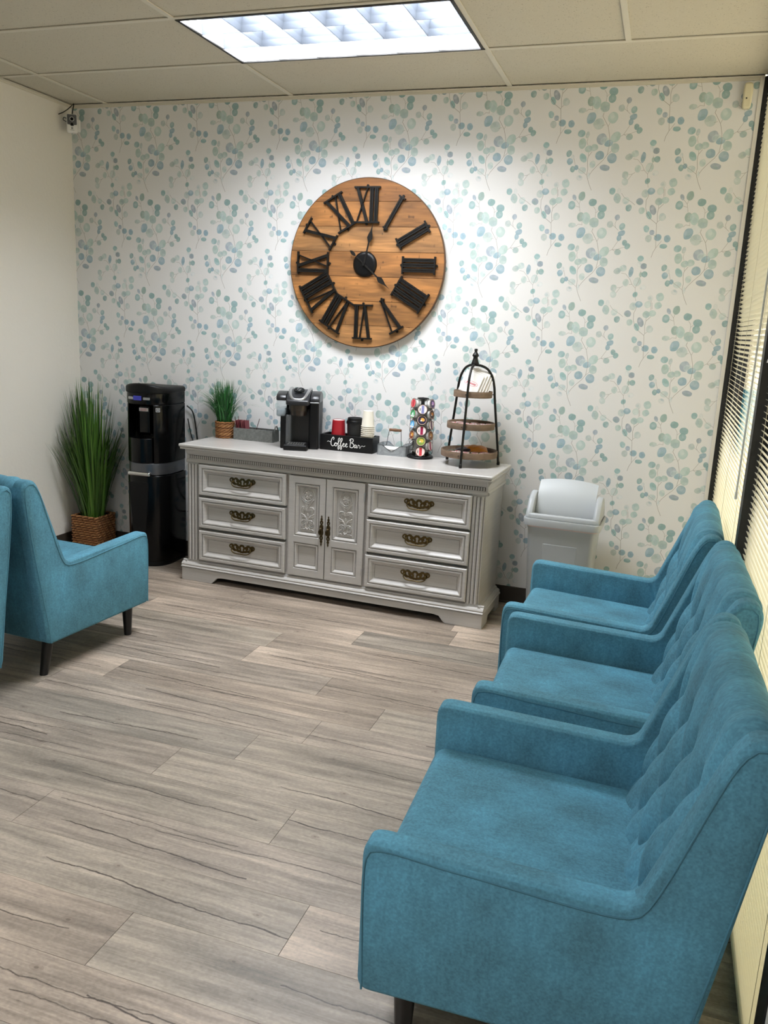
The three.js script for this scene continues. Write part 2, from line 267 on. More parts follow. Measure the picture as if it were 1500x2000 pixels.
// ------------------------------------------------------------ walls
const wallUV = (g, u, v) => { const p = g.attributes.position, a = new Float32Array(p.count * 2); for (let i = 0; i < p.count; i++) { const q = [p.getX(i), p.getY(i), p.getZ(i)]; a[2 * i] = u(...q); a[2 * i + 1] = v(...q); } g.setAttribute('uv', new THREE.BufferAttribute(a, 2)); return g; };
{
  const back = struct('wall_back', wallUV(box(W + 0.14, H + 0.3, 0.12, W / 2 - 0.07, (H + 0.3) / 2, -0.06), (x) => (x - 2.7) / 0.5235, (x, y) => (y - 1.65) / 0.547), M.wallpaper, null, 'white wallpaper with blue-green eucalyptus sprigs');
  struct('wall_left', wallUV(box(0.14, H + 0.3, DEPTH + 0.24, -0.07, (H + 0.3) / 2, DEPTH / 2), (x, y, z) => z, (x, y) => y), M.paint, null, 'plain off-white textured wall');
  struct('wall_front', box(W + 0.5, H + 0.3, 0.12, W / 2, (H + 0.3) / 2, DEPTH + 0.06), M.paint, null, 'plain off-white wall behind the viewer');
  struct('wall_right', join(box(0.16, H + 0.3, DEPTH - 3.09, 4.0, (H + 0.3) / 2, (DEPTH + 3.09) / 2), box(0.14, 0.36, 3.3, 3.99, H + 0.165, 1.5)), M.paint, null, 'off-white wall beside the windows');
  struct('baseboard_back', join(rbox(W, 0.1, 0.008, 0.003, W / 2, 0.05, 0.004), rbox(W, 0.012, 0.014, 0.004, W / 2, 0.006, 0.007)), M.base, null, 'dark brown vinyl baseboard');
  struct('baseboard_left', join(rbox(0.008, 0.1, DEPTH, 0.003, 0.004, 0.05, DEPTH / 2), rbox(0.014, 0.012, DEPTH, 0.004, 0.007, 0.006, DEPTH / 2)), M.base, null, 'dark brown vinyl baseboard');
  struct('trim_1', rbox(0.02, H, 0.006, 0.002, W - 0.01, H / 2, 0.003), M.whiteTrim, null, 'white edge strip at the end of the wallpaper');
  struct('trim_2', join(box(W, 0.016, 0.005, W / 2, H - 0.008, 0.0025), box(W, 0.003, 0.022, W / 2, H - 0.0015, 0.011)), M.tbar, null, 'pale wall angle under the ceiling tiles');
  struct('trim_3', join(box(0.005, 0.014, DEPTH, 0.0025, H - 0.007, DEPTH / 2), box(0.022, 0.003, DEPTH, 0.011, H - 0.0015, DEPTH / 2)), M.tbar, null, 'pale wall angle under the ceiling tiles');
}
// ------------------------------------------------------------ ceiling: lay-in tiles on a T-bar grid
const FIX = [[UX + U, UZ], [UX + U, UZ + 6 * 0.6096]];           // light fittings take the place of a tile
{
  const c = struct('ceiling', null, null, null, 'suspended ceiling of speckled off-white tiles');
  part('deck', box(W + 0.5, 0.1, DEPTH + 0.4, W / 2, H + 0.32, DEPTH / 2), M.paint, c);
  const yT = H + 0.006; const geos = new Map();
  const tile = (x0, x1, z0, z1) => {
    x0 = Math.max(0, x0); x1 = Math.min(W + 0.03, x1); z0 = Math.max(0, z0); z1 = Math.min(DEPTH, z1); if (x1 - x0 < 0.03 || z1 - z0 < 0.03) return;
    const w = x1 - x0 - 0.014, d = z1 - z0 - 0.014, key = w.toFixed(3) + d.toFixed(3);
    if (!geos.has(key)) geos.set(key, wallUV(box(w, 0.015, d), (x) => x / 1.2, (x, y, z) => z / 0.6));
    part('ceiling_tile', geos.get(key), M.ceilTile, c, [(x0 + x1) / 2, yT + 0.0075, (z0 + z1) / 2]);
  };
  const bars = [];
  for (let k = -1; UZ + (k - 0) * 0.6096 < DEPTH; k++) {
    const za = UZ + k * 0.6096, zb = za + 0.6096;
    for (let i = -1; i < 4; i++) {
      const xa = UX + i * U, xb = xa + U; if (xa > W) continue;
      if (FIX.some(([fx, fz]) => Math.abs(fx - xa) < 0.01 && Math.abs(fz - za) < 0.01)) continue;
      if (i === 2 && k >= 0) { if (k % 2 === 0) { tile(xa, xa + U / 2, za, za + 1.2192); tile(xa + U / 2, xb, za, za + 1.2192); } } else tile(xa, xb, za, zb);
      if (xa > 0) bars.push([xa, Math.max(0, za), Math.min(DEPTH, zb), 1]);
    }
    if (za > 0) bars.push([za, 0, W, 0]);
  }
  bars.push([UX + 2.5 * U, UZ, DEPTH, 1]);
  for (const [p, a, b, alongZ] of bars) part('ceiling_bar', alongZ ? box(0.024, 0.004, b - a, p, H + 0.002, (a + b) / 2) : box(b - a, 0.004, 0.024, (a + b) / 2, H + 0.0022, p), M.tbar, c);
}
// ------------------------------------------------------------ recessed fluorescent fittings: lamps above a cell louvre
M.reflector = std(0xe8e9ea, 0.35);
M.louvre = std(0x4d5259, 0.3, { metalness: 0.4 });
M.lampGlow = new THREE.MeshStandardMaterial({ color: 0xffffff, emissive: LAMP_COLOR, emissiveIntensity: 5, roughness: 0.5 });
M.fixFrame = std(0x17140f, 0.5);
function fitting(x0, z0, label) {
  const cx = x0 + U / 2, cz = z0 + 0.3048; const t = thing('ceiling_light', label, 'light', [cx, H, cz]);
  const w = U - 0.03, d = 0.6096 - 0.03, h = 0.13;
  part('housing', join(box(w, 0.004, d, 0, h, 0), box(0.004, h, d, -w / 2, h / 2, 0), box(0.004, h, d, w / 2, h / 2, 0), box(w, h, 0.004, 0, h / 2, -d / 2), box(w, h, 0.004, 0, h / 2, d / 2)), M.reflector, t);
  part('frame', join(box(U - 0.012, 0.006, 0.014, 0, 0, -d / 2), box(U - 0.012, 0.006, 0.014, 0, 0, d / 2), box(0.014, 0.006, d, -w / 2, 0, 0), box(0.014, 0.006, d, w / 2, 0, 0)), M.fixFrame, t);
  for (let i = -1; i <= 1; i++) part('tube_lamp', new THREE.CylinderGeometry(0.0125, 0.0125, w - 0.05, 16).rotateZ(Math.PI / 2).translate(0, h - 0.022, (i * d) / 3), M.lampGlow, t);
  const wedge = (len) => extr(shapeOf([[-0.0012, 0.002], [0.0012, 0.002], [0.003, 0.03], [0.009, 0.068], [-0.009, 0.068], [-0.003, 0.03]]), len).translate(0, 0, -len / 2);
  for (let i = 1; i <= 2; i++) part('louvre_blade', wedge(w - 0.006).rotateY(Math.PI / 2).translate(0, 0, -d / 2 + (i * d) / 3), M.louvre, t);
  for (let i = 1; i <= 5; i++) part('louvre_blade', wedge(d - 0.006).translate(-w / 2 + (i * w) / 6, 0, 0), M.louvre, t);
  const L = new THREE.RectAreaLight(LAMP_COLOR, LAMP, w - 0.04, d - 0.04); L.position.set(cx, H + h - 0.04, cz); L.rotation.x = -Math.PI / 2; L.castShadow = true; scene.add(L);
  return t;
}
fitting(...FIX[0], 'recessed fluorescent ceiling light with a white cell louvre, above the dresser');
fitting(...FIX[1], 'recessed fluorescent ceiling light overhead near the viewer');

// ------------------------------------------------------------ windows and blinds
{
  const spans = [[0.0, 1.45], [1.52, 3.02]];
  spans.forEach(([a, b], i) => {
    const fx = i ? 3.988 : 3.972; const w = struct(`window_${i + 1}`, null, null, null, 'tall window in a black frame');
    part('window_frame', join(box(0.05, 0.03, b - a, fx, 0.015, (a + b) / 2), box(0.05, 0.06, b - a, fx, H - 0.03, (a + b) / 2), box(0.05, H, 0.035, fx, H / 2, a + 0.0175), box(0.05, H, 0.035, fx, H / 2, b - 0.0175)), M.frame, w);
    part('pane', box(0.005, H - 0.08, b - a - 0.07, fx + 0.005, H / 2 - 0.012, (a + b) / 2), M.glass, w);
  });
  struct('trim_4', join(box(0.085, H, 0.12, 3.9465, H / 2, -0.06), box(0.014, H, 0.012, 3.911, H / 2, 0.003)), M.frame, null, 'black window post at the end of the wallpaper');
  struct('trim_5', box(0.12, H, 0.07, 3.976, H / 2, 1.485), M.frame, null, 'black post between the two windows');
  struct('trim_6', box(0.12, H, 0.07, 3.976, H / 2, 3.055), M.frame, null, 'black post at the near end of the windows');
  const labels = ['cream venetian blind in the window beside the wallpaper', 'cream venetian blind in the window behind the chairs'];
  spans.forEach(([a0, b0], i) => {
    const a = a0 + (i ? 0.012 : 0.02), b = b0 - 0.012, len = b - a, t = thing('venetian_blind', labels[i], 'blind', [i ? 3.948 : 3.932, 0, (a + b) / 2], 0, 'venetian blinds');
    part('headrail', rbox(0.028, 0.028, len, 0.003, 0, H - 0.02, 0), M.slat, t);
    part('bottom_rail', rbox(0.026, 0.012, len, 0.004, 0, 0.03, 0), M.slat, t);
    const sl = new THREE.BufferGeometry().copy(gridGeo(6, 1, (u, v) => { const x = (u - 0.5) * 0.025; return [x, 0.0022 * (1 - (2 * u - 1) ** 2), (v - 0.5) * len]; }));
    sl.rotateZ(-0.55);
    for (let y = 0.05; y < H - 0.04; y += 0.0205) part('slat', sl, M.slat, t, [0, y, 0]);
    for (const q of [-0.5 + 0.12 / len, 0, 0.5 - 0.12 / len]) for (const x of [-0.0135, 0.0135]) part('ladder_cord', new THREE.CylinderGeometry(0.0007, 0.0007, H - 0.07, 5).translate(x, H / 2, q * len), M.cord, t);
    if (!i) { part('wand', join(rod([-0.024, H - 0.04, 0], [-0.026, 1.0, 0], 0.004, 0.004, 8), rod([-0.026, 1.0, 0], [-0.026, 0.975, 0], 0.0055, 0.005, 8)), phy(0xdfe3e6, 0.15, { transmission: 0.5 }), t, [0, 0, len / 2 - 0.07]); }
    else part('pull_cord', join(rod([-0.02, H - 0.04, 0], [-0.02, 1.5, 0], 0.001), new THREE.ConeGeometry(0.009, 0.035, 12).translate(-0.02, 1.485, 0)), M.white, t, [0, 0, -len / 2 + 0.05]);
  });
}
// ------------------------------------------------------------ outside
{
  struct('ground', box(16, 0.1, 40, 12.1, -0.17, -6), std(0xcfc6b0, 0.9), null, 'pale paving outside the windows');
  const b = thing('building', 'cream building with a blue band seen through the blinds', 'building', [10, -0.12, -8.2]);
  part('wall', box(12, 6, 0.4, 0, 3, 0), std(0xf1e8cd, 0.85), b);
  part('painted_band', box(12, 0.9, 0.06, 0, 0.55, 0.22), std(0x1f7f97, 0.7), b, null, null, 'teal blue band');
  const s = thing('garden_wall', 'cream wall across the path outside the windows', 'wall', [9.5, -0.12, -1]);
  part('wall', box(0.3, 3.6, 14, 0, 1.8, 0), std(0xf1e8cd, 0.85), s); part('coping', box(0.4, 0.08, 14, 0, 3.64, 0), std(0xd9d2c0, 0.8), s);
}

// ------------------------------------------------------------ armchairs
const CHAIR_D = 0.35;                    // chair origin lies this far behind its front
function makeChair(label) {
  const t = thing('armchair', label, 'chair', [0, 0, 0], 0, 'teal velvet armchairs');
  const w = 0.725, th = 0.062;
  const put = (g, x) => { g.applyMatrix4(new THREE.Matrix4().set(0, 0, 1, x, 0, 1, 0, 0, -1, 0, 0, CHAIR_D, 0, 0, 0, 1)); return g; };   // (depth, height, across) -> chair
  const outline = [[0.0, 0.15], [0.655, 0.15], [0.757, 0.83], [0.735, 0.866], [0.69, 0.866], [0.66, 0.815], [0.535, 0.487], [0.02, 0.508], [0.0, 0.49]];
  const rad = [0.03, 0.03, 0.035, 0.03, 0.03, 0.04, 0.035, 0.03, 0.03];
  const side = soft(put(extr(roundShape(outline, rad), th, 0.013, 5, 10), 0));
  for (const s of [-1, 1]) {
    const g = side.clone().translate(s < 0 ? -w / 2 : w / 2 - th, 0, 0);
    const p = part('arm', metricUV(g), M.velvet, t);
    const xo = s * (w / 2 - 0.0005);
    const path = [[0.012, 0.155], [0.01, 0.47], [0.022, 0.489], [0.2, 0.483], [0.525, 0.470], [0.55, 0.485], [0.677, 0.82], [0.702, 0.849], [0.73, 0.847], [0.741, 0.825], [0.64, 0.155]];
    part('piping', tube(path.map(([d, y]) => [xo, y, CHAIR_D - d]), 0.0026, 90, 6), M.velvet, p);
  }
  const iw = w - 2 * th;
  // frame under the seat and shell of the back
  const shell = put(extr(roundShape([[0.012, 0.152], [0.648, 0.152], [0.75, 0.82], [0.725, 0.85], [0.69, 0.848], [0.56, 0.42], [0.5, 0.30], [0.012, 0.30]], [0.01, 0.01, 0.02, 0.02, 0.02, 0.02, 0.02, 0.02]), iw + 0.02, 0.004, 2, 6), -iw / 2 - 0.01);
  part('frame_cover', metricUV(shell), M.velvet, t);
  // seat cushion, crowned, falling a little to the back
  const seat = rbox(iw - 0.004, 0.12, 0.575, 0.036, 0, 0, 0, 6); { const p = seat.attributes.position; for (let i = 0; i < p.count; i++) { const x = p.getX(i) / (iw / 2), z = p.getZ(i) / 0.2875, y = p.getY(i); if (y > 0) p.setY(i, y + 0.018 * (1 - x * x) * (1 - z * z) + (z - 1) * 0.012); } seat.computeVertexNormals(); }
  part('seat', metricUV(seat), M.velvet, t, [0, 0.336, CHAIR_D - 0.296]);
  // tufted back: buttons in a diamond, pleats over the top
  const L1 = 0.475, R = 0.03, arc = 1.0 * Math.PI; const su = iw / 4, sv = 0.24, vTop = 0.36;
  const puff = (u, v) => {
    const edge = Math.min(1, (iw / 2 - Math.abs(u)) / 0.03);
    const a = u / su + v / sv, b = u / su - v / sv, dia = Math.pow(Math.abs(Math.sin(Math.PI * a / 1) * Math.sin(Math.PI * b / 1)) + 1e-6, 0.6), ch = Math.pow(Math.abs(Math.sin(Math.PI * (u / su + (Math.round(vTop / sv * 2) % 2 ? 0.5 : 0)) )) + 1e-6, 0.5);
    const m = Math.min(1, Math.max(0, (v - vTop + 0.03) / 0.06)), k = m * m * (3 - 2 * m);
    let dip = 0; for (let row = 1; row <= 5; row++) { const bv = row * sv / 2; if (bv > vTop + 0.01) break; const off = row % 2 ? 0.5 : 0; const cu = (Math.round(u / su - off) + off) * su; const q = ((u - cu) ** 2 + (v - bv) ** 2) / 0.00022; dip += Math.exp(-q); }
    const topFade = Math.max(0, 1 - Math.max(0, v - L1) / (R * arc));
    return (0.028 * (dia * (1 - k) + (0.72 + 0.28 * ch * topFade) * k) - 0.009 * dip) * (0.35 + 0.65 * edge);
  };
  const dir = new THREE.Vector2(0.692 - 0.562, 0.83 - 0.378).normalize(), nrm = new THREE.Vector2(-dir.y, dir.x);
  const back = gridGeo(88, 110, (uu, vv) => {
    const u = (uu - 0.5) * (iw + 0.004), v = vv * (L1 + R * arc); let base, n;
    if (v <= L1) { base = new THREE.Vector2(0.550, 0.368).addScaledVector(dir, v); n = nrm.clone(); }
    else { const th2 = (v - L1) / R; const c = new THREE.Vector2(0.550, 0.368).addScaledVector(dir, L1).addScaledVector(nrm, -R); n = nrm.clone().rotateAround(new THREE.Vector2(), -th2); base = c.addScaledVector(n, R); }
    base.addScaledVector(n, puff(u, v)); return [u, base.y, CHAIR_D - base.x, u, v];
  });
  const bk = part('tufted_back', back, M.velvet, t);
  const bg = new THREE.SphereGeometry(0.0085, 14, 8);
  for (let row = 1; row <= 5; row++) { const v = row * sv / 2; if (v > vTop + 0.01) break; const off = row % 2 ? 0.5 : 0; for (let c = -2; c <= 2; c++) { const u = (c + off) * su; if (Math.abs(u) > iw / 2 - 0.05) continue; const q = new THREE.Vector2(0.550, 0.368).addScaledVector(dir, v).addScaledVector(nrm, 0.0); part('button', bg, M.velvet, bk, [u, q.y, CHAIR_D - q.x]); } }
  for (const [x, d, lean] of [[-1, 0.095, 0.0], [1, 0.095, 0.0], [-1, 0.6, 0.035], [1, 0.6, 0.035]]) {
    const g = new THREE.CylinderGeometry(0.026, 0.0175, 0.158, 20); g.translate(0, 0.079, 0); const p = g.attributes.position; for (let i = 0; i < p.count; i++) { const k = 1 - p.getY(i) / 0.158; p.setZ(i, p.getZ(i) - lean * k); }
    g.computeVertexNormals(); part('leg', g, M.leg, t, [x * (w / 2 - 0.058), 0, CHAIR_D - d]);
  }
  return t;
}
// a chair is placed by its front corner line: centre of the front edge, facing direction
function seatAt(c, fx, fz, turn) { c.rotation.y = turn; c.position.set(fx - Math.sin(turn) * CHAIR_D, 0, fz - Math.cos(turn) * CHAIR_D); return c; }
const chair1 = makeChair('teal velvet armchair nearest the viewer in the row along the blinds');
{
  const half = 0.3655; const place = (c, x, n, a) => { const dx = -half * Math.sin(a), dz = -half * Math.cos(a); seatAt(c, x + dx, n + dz, -Math.PI / 2 + a); };
  place(chair1, 3.134, 3.138, 0.030);
  place(dup(chair1, [0, 0, 0], 0, 'teal velvet armchair in the middle of the row of three along the blinds'), 3.176, 2.309, 0.02);
  place(dup(chair1, [0, 0, 0], 0, 'teal velvet armchair beside the grey trash bin at the far end of the row'), 3.122, 1.537, -0.022);
  const t = Math.PI - 0.074, c = dup(chair1, [0, 0, 0], 0, 'teal velvet armchair at the left, facing the grassy plant and black water cooler');
  seatAt(c, 1.341 - half * Math.cos(0.074), 1.231 + half * Math.sin(-0.074), t);
  const c5 = dup(chair1, [0, 0, 0], 0, 'teal velvet armchair cut off by the left edge, back to back with another');
  seatAt(c5, 1.29 - half, 2.792, 0.0);
}

// ------------------------------------------------------------ dresser
const DRESSER_TURN = -0.031;
const dresser = thing('dresser', 'pale grey painted wooden dresser with brass pulls and carved doors', 'dresser', [1.945, 0, 0.446], DRESSER_TURN);
{
  const t = dresser, hw = 0.8835, D = 0.40;                        // local: x across, z = 0 is the face frame
  const grey = (n, g, p = t, pos, rot) => part(n, metricUV(g), M.grey, p, pos, rot);
  grey('carcass', join(box(0.02, 0.68, D, -hw + 0.01, 0.44, -D / 2), box(0.02, 0.68, D, hw - 0.01, 0.44, -D / 2), box(2 * hw, 0.68, 0.01, 0, 0.44, -D + 0.005), box(2 * hw - 0.04, 0.62, 0.012, 0, 0.42, -0.022), box(2 * hw, 0.07, 0.02, 0, 0.745, -0.012),
    box(0.07, 0.6, 0.02, -hw + 0.04, 0.42, -0.01), box(0.07, 0.6, 0.02, hw - 0.04, 0.42, -0.01), box(0.018, 0.6, 0.02, -0.234, 0.42, -0.01), box(0.018, 0.6, 0.02, 0.236, 0.42, -0.01),
    box(1.7, 0.014, 0.018, 0, 0.122, -0.01)));
  // top: two stepped slabs with rounded edges
  part('top', join(metricUV(rbox(2 * hw + 0.07, 0.017, D + 0.055, 0.006, 0, TOP - 0.0085, -D / 2 + 0.022)), metricUV(rbox(2 * hw + 0.058, 0.012, D + 0.047, 0.004, 0, TOP - 0.0245, -D / 2 + 0.02))), M.greyTop, t);
  // cornice: cove, dentils, bead; returns along the right and left ends
  const profile = shapeOf([[0, 0.0], [0.006, 0.0], [0.013, 0.004], [0.015, 0.011], [0.012, 0.018], [0.007, 0.022], [0.007, 0.05], [0.010, 0.053], [0.013, 0.06], [0.022, 0.072], [0.024, 0.078], [0, 0.078]]);
  const run = (len) => extr(profile, len).translate(0, 0, -len / 2);
  grey('cornice', join(run(2 * hw + 0.01).rotateY(-Math.PI / 2).translate(0, 0.704, 0), run(D).translate(hw, 0.704, -D / 2), run(D).rotateY(Math.PI).translate(-hw, 0.704, -D / 2)));
  const dent = []; for (let x = -hw + 0.012; x < hw - 0.008; x += 0.0135) dent.push(rbox(0.0085, 0.017, 0.006, 0.0015, x, 0.740, 0.0095, 1));
  const den = grey('dentil_row', join(dent)); den.userData.kind = 'stuff';
  part('dentil_groove', box(2 * hw - 0.01, 0.02, 0.001, 0, 0.740, 0.0073), M.glaze, t);
  // fluted corner posts
  for (const s of [-1, 1]) {
    const cx = s * (hw - 0.037), bars = [box(0.072, 0.585, 0.012, cx, 0.413, 0.004)];
    for (let i = -1; i <= 1; i++) bars.push(new THREE.CylinderGeometry(0.0085, 0.0085, 0.575, 12).translate(cx + i * 0.0205, 0.413, 0.008));
    grey('fluted_post', join(bars));
    for (const i of [-1.5, -0.5, 0.5, 1.5]) part('flute_groove', box(0.0022, 0.57, 0.001, cx + i * 0.0205, 0.413, 0.0104), M.glaze, t);
  }
  // plinth with bracket feet
  const ends = [[-hw - 0.03, 0], [-hw + 0.17, 0], [-hw + 0.185, 0.012], [-hw + 0.205, 0.036], [-hw + 0.235, 0.042]];
  const pl = [...ends, ...ends.map(([x, y]) => [-x, y]).reverse(), [hw + 0.03, 0.078], [-hw - 0.03, 0.078]];
  grey('plinth', join(extr(shapeOf(pl), 0.024, 0.002, 1).translate(0, 0, 0.006), ...[-1, 1].map((s) => extr(shapeOf([[0, 0], [0.1, 0], [0.12, 0.036], [D - 0.12, 0.036], [D - 0.1, 0], [D - 0.01, 0], [D - 0.01, 0.078], [0, 0.078]]), 0.022).rotateY(Math.PI / 2).translate(s > 0 ? hw + 0.008 : -hw - 0.03, 0, 0.012))));
  const moul = shapeOf([[0, 0], [0.034, 0], [0.034, 0.008], [0.028, 0.012], [0.03, 0.02], [0.024, 0.028], [0.012, 0.034], [0.012, 0.041], [0, 0.044]]);
  const mrun = (len) => extr(moul, len).translate(0, 0, -len / 2);
  grey('plinth_moulding', join(mrun(2 * hw + 0.064).rotateY(-Math.PI / 2).translate(0, 0.078, 0), mrun(D).translate(hw, 0.078, -D / 2 + 0.02), mrun(D).rotateY(Math.PI).translate(-hw, 0.078, -D / 2 + 0.02)));
  part('plinth_groove', box(2 * hw + 0.066, 0.0025, 0.001, 0, 0.0795, 0.0345), M.glaze, t);
  // drawer pull: pierced bat-wing plate and a bail
  const half = [[0, 0.026], [0.008, 0.026], [0.014, 0.021], [0.018, 0.014], [0.026, 0.019], [0.034, 0.026], [0.046, 0.027], [0.054, 0.021], [0.060, 0.024], [0.070, 0.026], [0.080, 0.021], [0.084, 0.011], [0.080, 0.001], [0.070, -0.004], [0.060, -0.011], [0.048, -0.017], [0.036, -0.015], [0.026, -0.020], [0.014, -0.021], [0.006, -0.024], [0, -0.022]];
  const plate = shapeOf([...half, ...half.slice(1, -1).map(([x, y]) => [-x, y]).reverse()]);
  for (const s of [-1, 1]) for (const ring of [[[0.012, -0.006], [0.02, -0.009], [0.026, -0.002], [0.02, 0.004]], [[0.038, 0.012], [0.046, 0.017], [0.052, 0.010], [0.05, 0.001], [0.04, -0.006], [0.032, -0.003], [0.04, 0.003]], [[0.066, 0.016], [0.073, 0.017], [0.077, 0.010], [0.072, 0.003], [0.067, 0.005], [0.071, 0.010]]]) plate.holes.push(new THREE.Path(ring.map(([x, y]) => new THREE.Vector2(s * x, y))));
  plate.holes.push(new THREE.Path([[-0.006, -0.012], [0.006, -0.012], [0.005, 0.002], [0.009, 0.008], [0, 0.017], [-0.009, 0.008], [-0.005, 0.002]].map((p) => new THREE.Vector2(...p))));
  const pull = join(extr(plate, 0.004, 0.0008, 1, 3), new THREE.SphereGeometry(0.008, 12, 8).translate(-0.058, 0.002, 0.006), new THREE.SphereGeometry(0.008, 12, 8).translate(0.058, 0.002, 0.006),
    tube([[-0.06, 0.002, 0.012], [-0.062, -0.008, 0.015], [-0.05, -0.020, 0.019], [-0.025, -0.025, 0.021], [0, -0.024, 0.022], [0.025, -0.025, 0.021], [0.05, -0.020, 0.019], [0.062, -0.008, 0.015], [0.06, 0.002, 0.012]], 0.0032, 40, 8));
  const dprof = (z) => [[0, 0], [0, z - 0.005], [0.005, z], [0.018, z], [0.0205, z - 0.005], [0.0245, z - 0.005], [0.028, z - 0.001], [0.033, z - 0.002], [0.040, z - 0.009], [0.047, z - 0.0185], [0.052, z - 0.0195], [0.0545, z - 0.0195]];
  const gp = (w, h, ins, z) => { const x = w / 2 - ins, y = h / 2 - ins, b = 0.0011; return join(box(2 * x, b, 0.0008, 0, y, z), box(2 * x, b, 0.0008, 0, -y, z), box(b, 2 * y, 0.0008, -x, 0, z), box(b, 2 * y, 0.0008, x, 0, z)); };
  for (const [xc, w] of [[-0.521, 0.558], [0.530, 0.570]]) for (const [y0, y1] of [[0.524, 0.702], [0.330, 0.510], [0.134, 0.314]]) {
    const h = y1 - y0, dg = ringGeo(w, h, dprof(0.028)); const d = part('drawer', dg, M.grey, t, [xc, (y0 + y1) / 2, 0.0]);
    part('groove_line', join(gp(w, h, 0.0225, 0.0232), gp(w, h, 0.0535, 0.0088)), M.glaze, d);
    part('pull', pull, M.brass, d, [0, 0.008, 0.0087]);
  }
  // carved doors
  const relief = (() => {
    const S = 256, c = document.createElement('canvas'); c.width = S; c.height = 512; const k = c.getContext('2d'); k.fillStyle = '#000'; k.fillRect(0, 0, S, 512); k.lineCap = 'round'; k.lineJoin = 'round';
    const stroke = (pts, w) => { for (const m of [1, -1]) for (const [ww, col] of [[w, '#777'], [w * 0.6, '#bbb'], [w * 0.28, '#fff']]) { k.strokeStyle = col; k.lineWidth = ww; k.beginPath(); pts.forEach(([x, y], i) => (i ? k.lineTo(128 + m * x, y) : k.moveTo(128 + m * x, y))); k.stroke(); } };
    const spiral = (cx, cy, r0, turns, a0, dir) => Array.from({ length: 40 }, (_, i) => { const q = i / 39, a = a0 + dir * q * turns * 6.283, r = r0 * (1 - 0.85 * q); return [cx + r * Math.cos(a), cy + r * Math.sin(a)]; });
    const ringPts = (cx, cy, r) => Array.from({ length: 41 }, (_, i) => [cx + r * Math.cos(i / 40 * 6.283), cy + r * Math.sin(i / 40 * 6.283)]);
    stroke(ringPts(0, 96, 84).slice(0, 41), 12); stroke(ringPts(0, 96, 62), 9);
    for (let i = 0; i < 8; i++) { const a = i / 8 * 6.283; stroke([[40 * Math.cos(a), 96 + 40 * Math.sin(a)], [22 * Math.cos(a + 0.5), 96 + 22 * Math.sin(a + 0.5)], [44 * Math.cos(a + 0.7), 96 + 44 * Math.sin(a + 0.7)]], 9); }
    stroke(ringPts(0, 96, 14), 12);
    for (const y of [176, 200]) stroke([[0, y + 40], [20, y + 6], [52, y - 30], [84, y - 62]], 12);
    for (let i = 0; i < 4; i++) stroke([[6, 250 + i * 6], [30 + 10 * i, 224 + 10 * i], [72 - 3 * i, 226 + 17 * i], [88 - 8 * i, 246 + 18 * i]], 11);
    for (let i = 0; i < 4; i++) stroke([[4, 390], [18 + 3 * i, 350 - 6 * i], [46 + 10 * i, 318 + 4 * i], [86 - 2 * i, 300 + 26 * i]], 12);
    stroke([[0, 300], [0, 420]], 14); stroke([[0, 330], [14, 312], [0, 292]], 8);
    stroke([[4, 400], [20, 372], [52, 368], ...spiral(52, 412, 42, 2.1, -1.57, 1)], 12);
    stroke([[0, 470], [22, 452], [40, 470], [66, 462], [88, 476]], 12);
    const px = k.getImageData(0, 0, S, 512).data;
    const hgt = (u, v) => { let s = 0; for (let a = -1; a <= 1; a++) for (let b = -1; b <= 1; b++) { const x = Math.min(S - 1, Math.max(0, Math.round(u * (S - 1)) + a * 2)), y = Math.min(511, Math.max(0, Math.round((1 - v) * 511) + b * 2)); s += px[(y * S + x) * 4]; } return s / 9 / 255; };
    return gridGeo(76, 168, (u, v) => { const e = Math.min(u, 1 - u, v, 1 - v) < 0.001 ? 0 : 1; return [(u - 0.5) * 0.108, (v - 0.5) * 0.262, 0.0075 * hgt(u, v) * e]; });
  })();
  const esc = (() => {                    // door pull: pierced vertical plate with a drop
    const h2 = [[0, 0.088], [0.004, 0.08], [0.002, 0.073], [0.007, 0.067], [0.004, 0.058], [0.010, 0.05], [0.008, 0.041], [0.004, 0.035], [0.011, 0.028], [0.012, 0.016], [0.009, 0.006], [0.012, -0.006], [0.012, -0.018], [0.005, -0.028], [0.010, -0.036], [0.010, -0.046], [0.004, -0.054], [0.008, -0.062], [0.003, -0.07], [0.004, -0.08], [0, -0.088]];
    const s = shapeOf([...h2, ...h2.slice(1, -1).map(([x, y]) => [-x, y]).reverse()]);
    for (const y of [0.045, -0.041]) s.holes.push(new THREE.Path([[0.004, y], [0, y + 0.005], [-0.004, y], [0, y - 0.005]].map((p) => new THREE.Vector2(...p))));
    return join(extr(s, 0.004, 0.0008, 1, 3), new THREE.SphereGeometry(0.008, 12, 8).scale(1, 1, 1.3).translate(0, 0.012, 0.01), tube([[0, 0.012, 0.014], [-0.009, 0.0, 0.014], [-0.008, -0.016, 0.014], [0, -0.022, 0.014], [0.008, -0.016, 0.014], [0.009, 0, 0.014], [0, 0.012, 0.014]], 0.0026, 36, 6));
  })();
  for (const [xc, w, s] of [[-0.1125, 0.222, 1], [0.1155, 0.224, -1]]) {
    const h = 0.568, z = 0.02; const sh = shapeOf([[-w / 2, -h / 2], [w / 2, -h / 2], [w / 2, h / 2], [-w / 2, h / 2]]);
    const pans = [[0.096, 0.300], [-0.167, 0.152]], pw = 0.152;
    for (const [yc, ph] of pans) sh.holes.push(new THREE.Path([[-pw / 2, yc - ph / 2], [-pw / 2, yc + ph / 2], [pw / 2, yc + ph / 2], [pw / 2, yc - ph / 2]].map((p) => new THREE.Vector2(...p))));
    const bits = [metricUV(extr(sh, z, 0.0015, 1))];
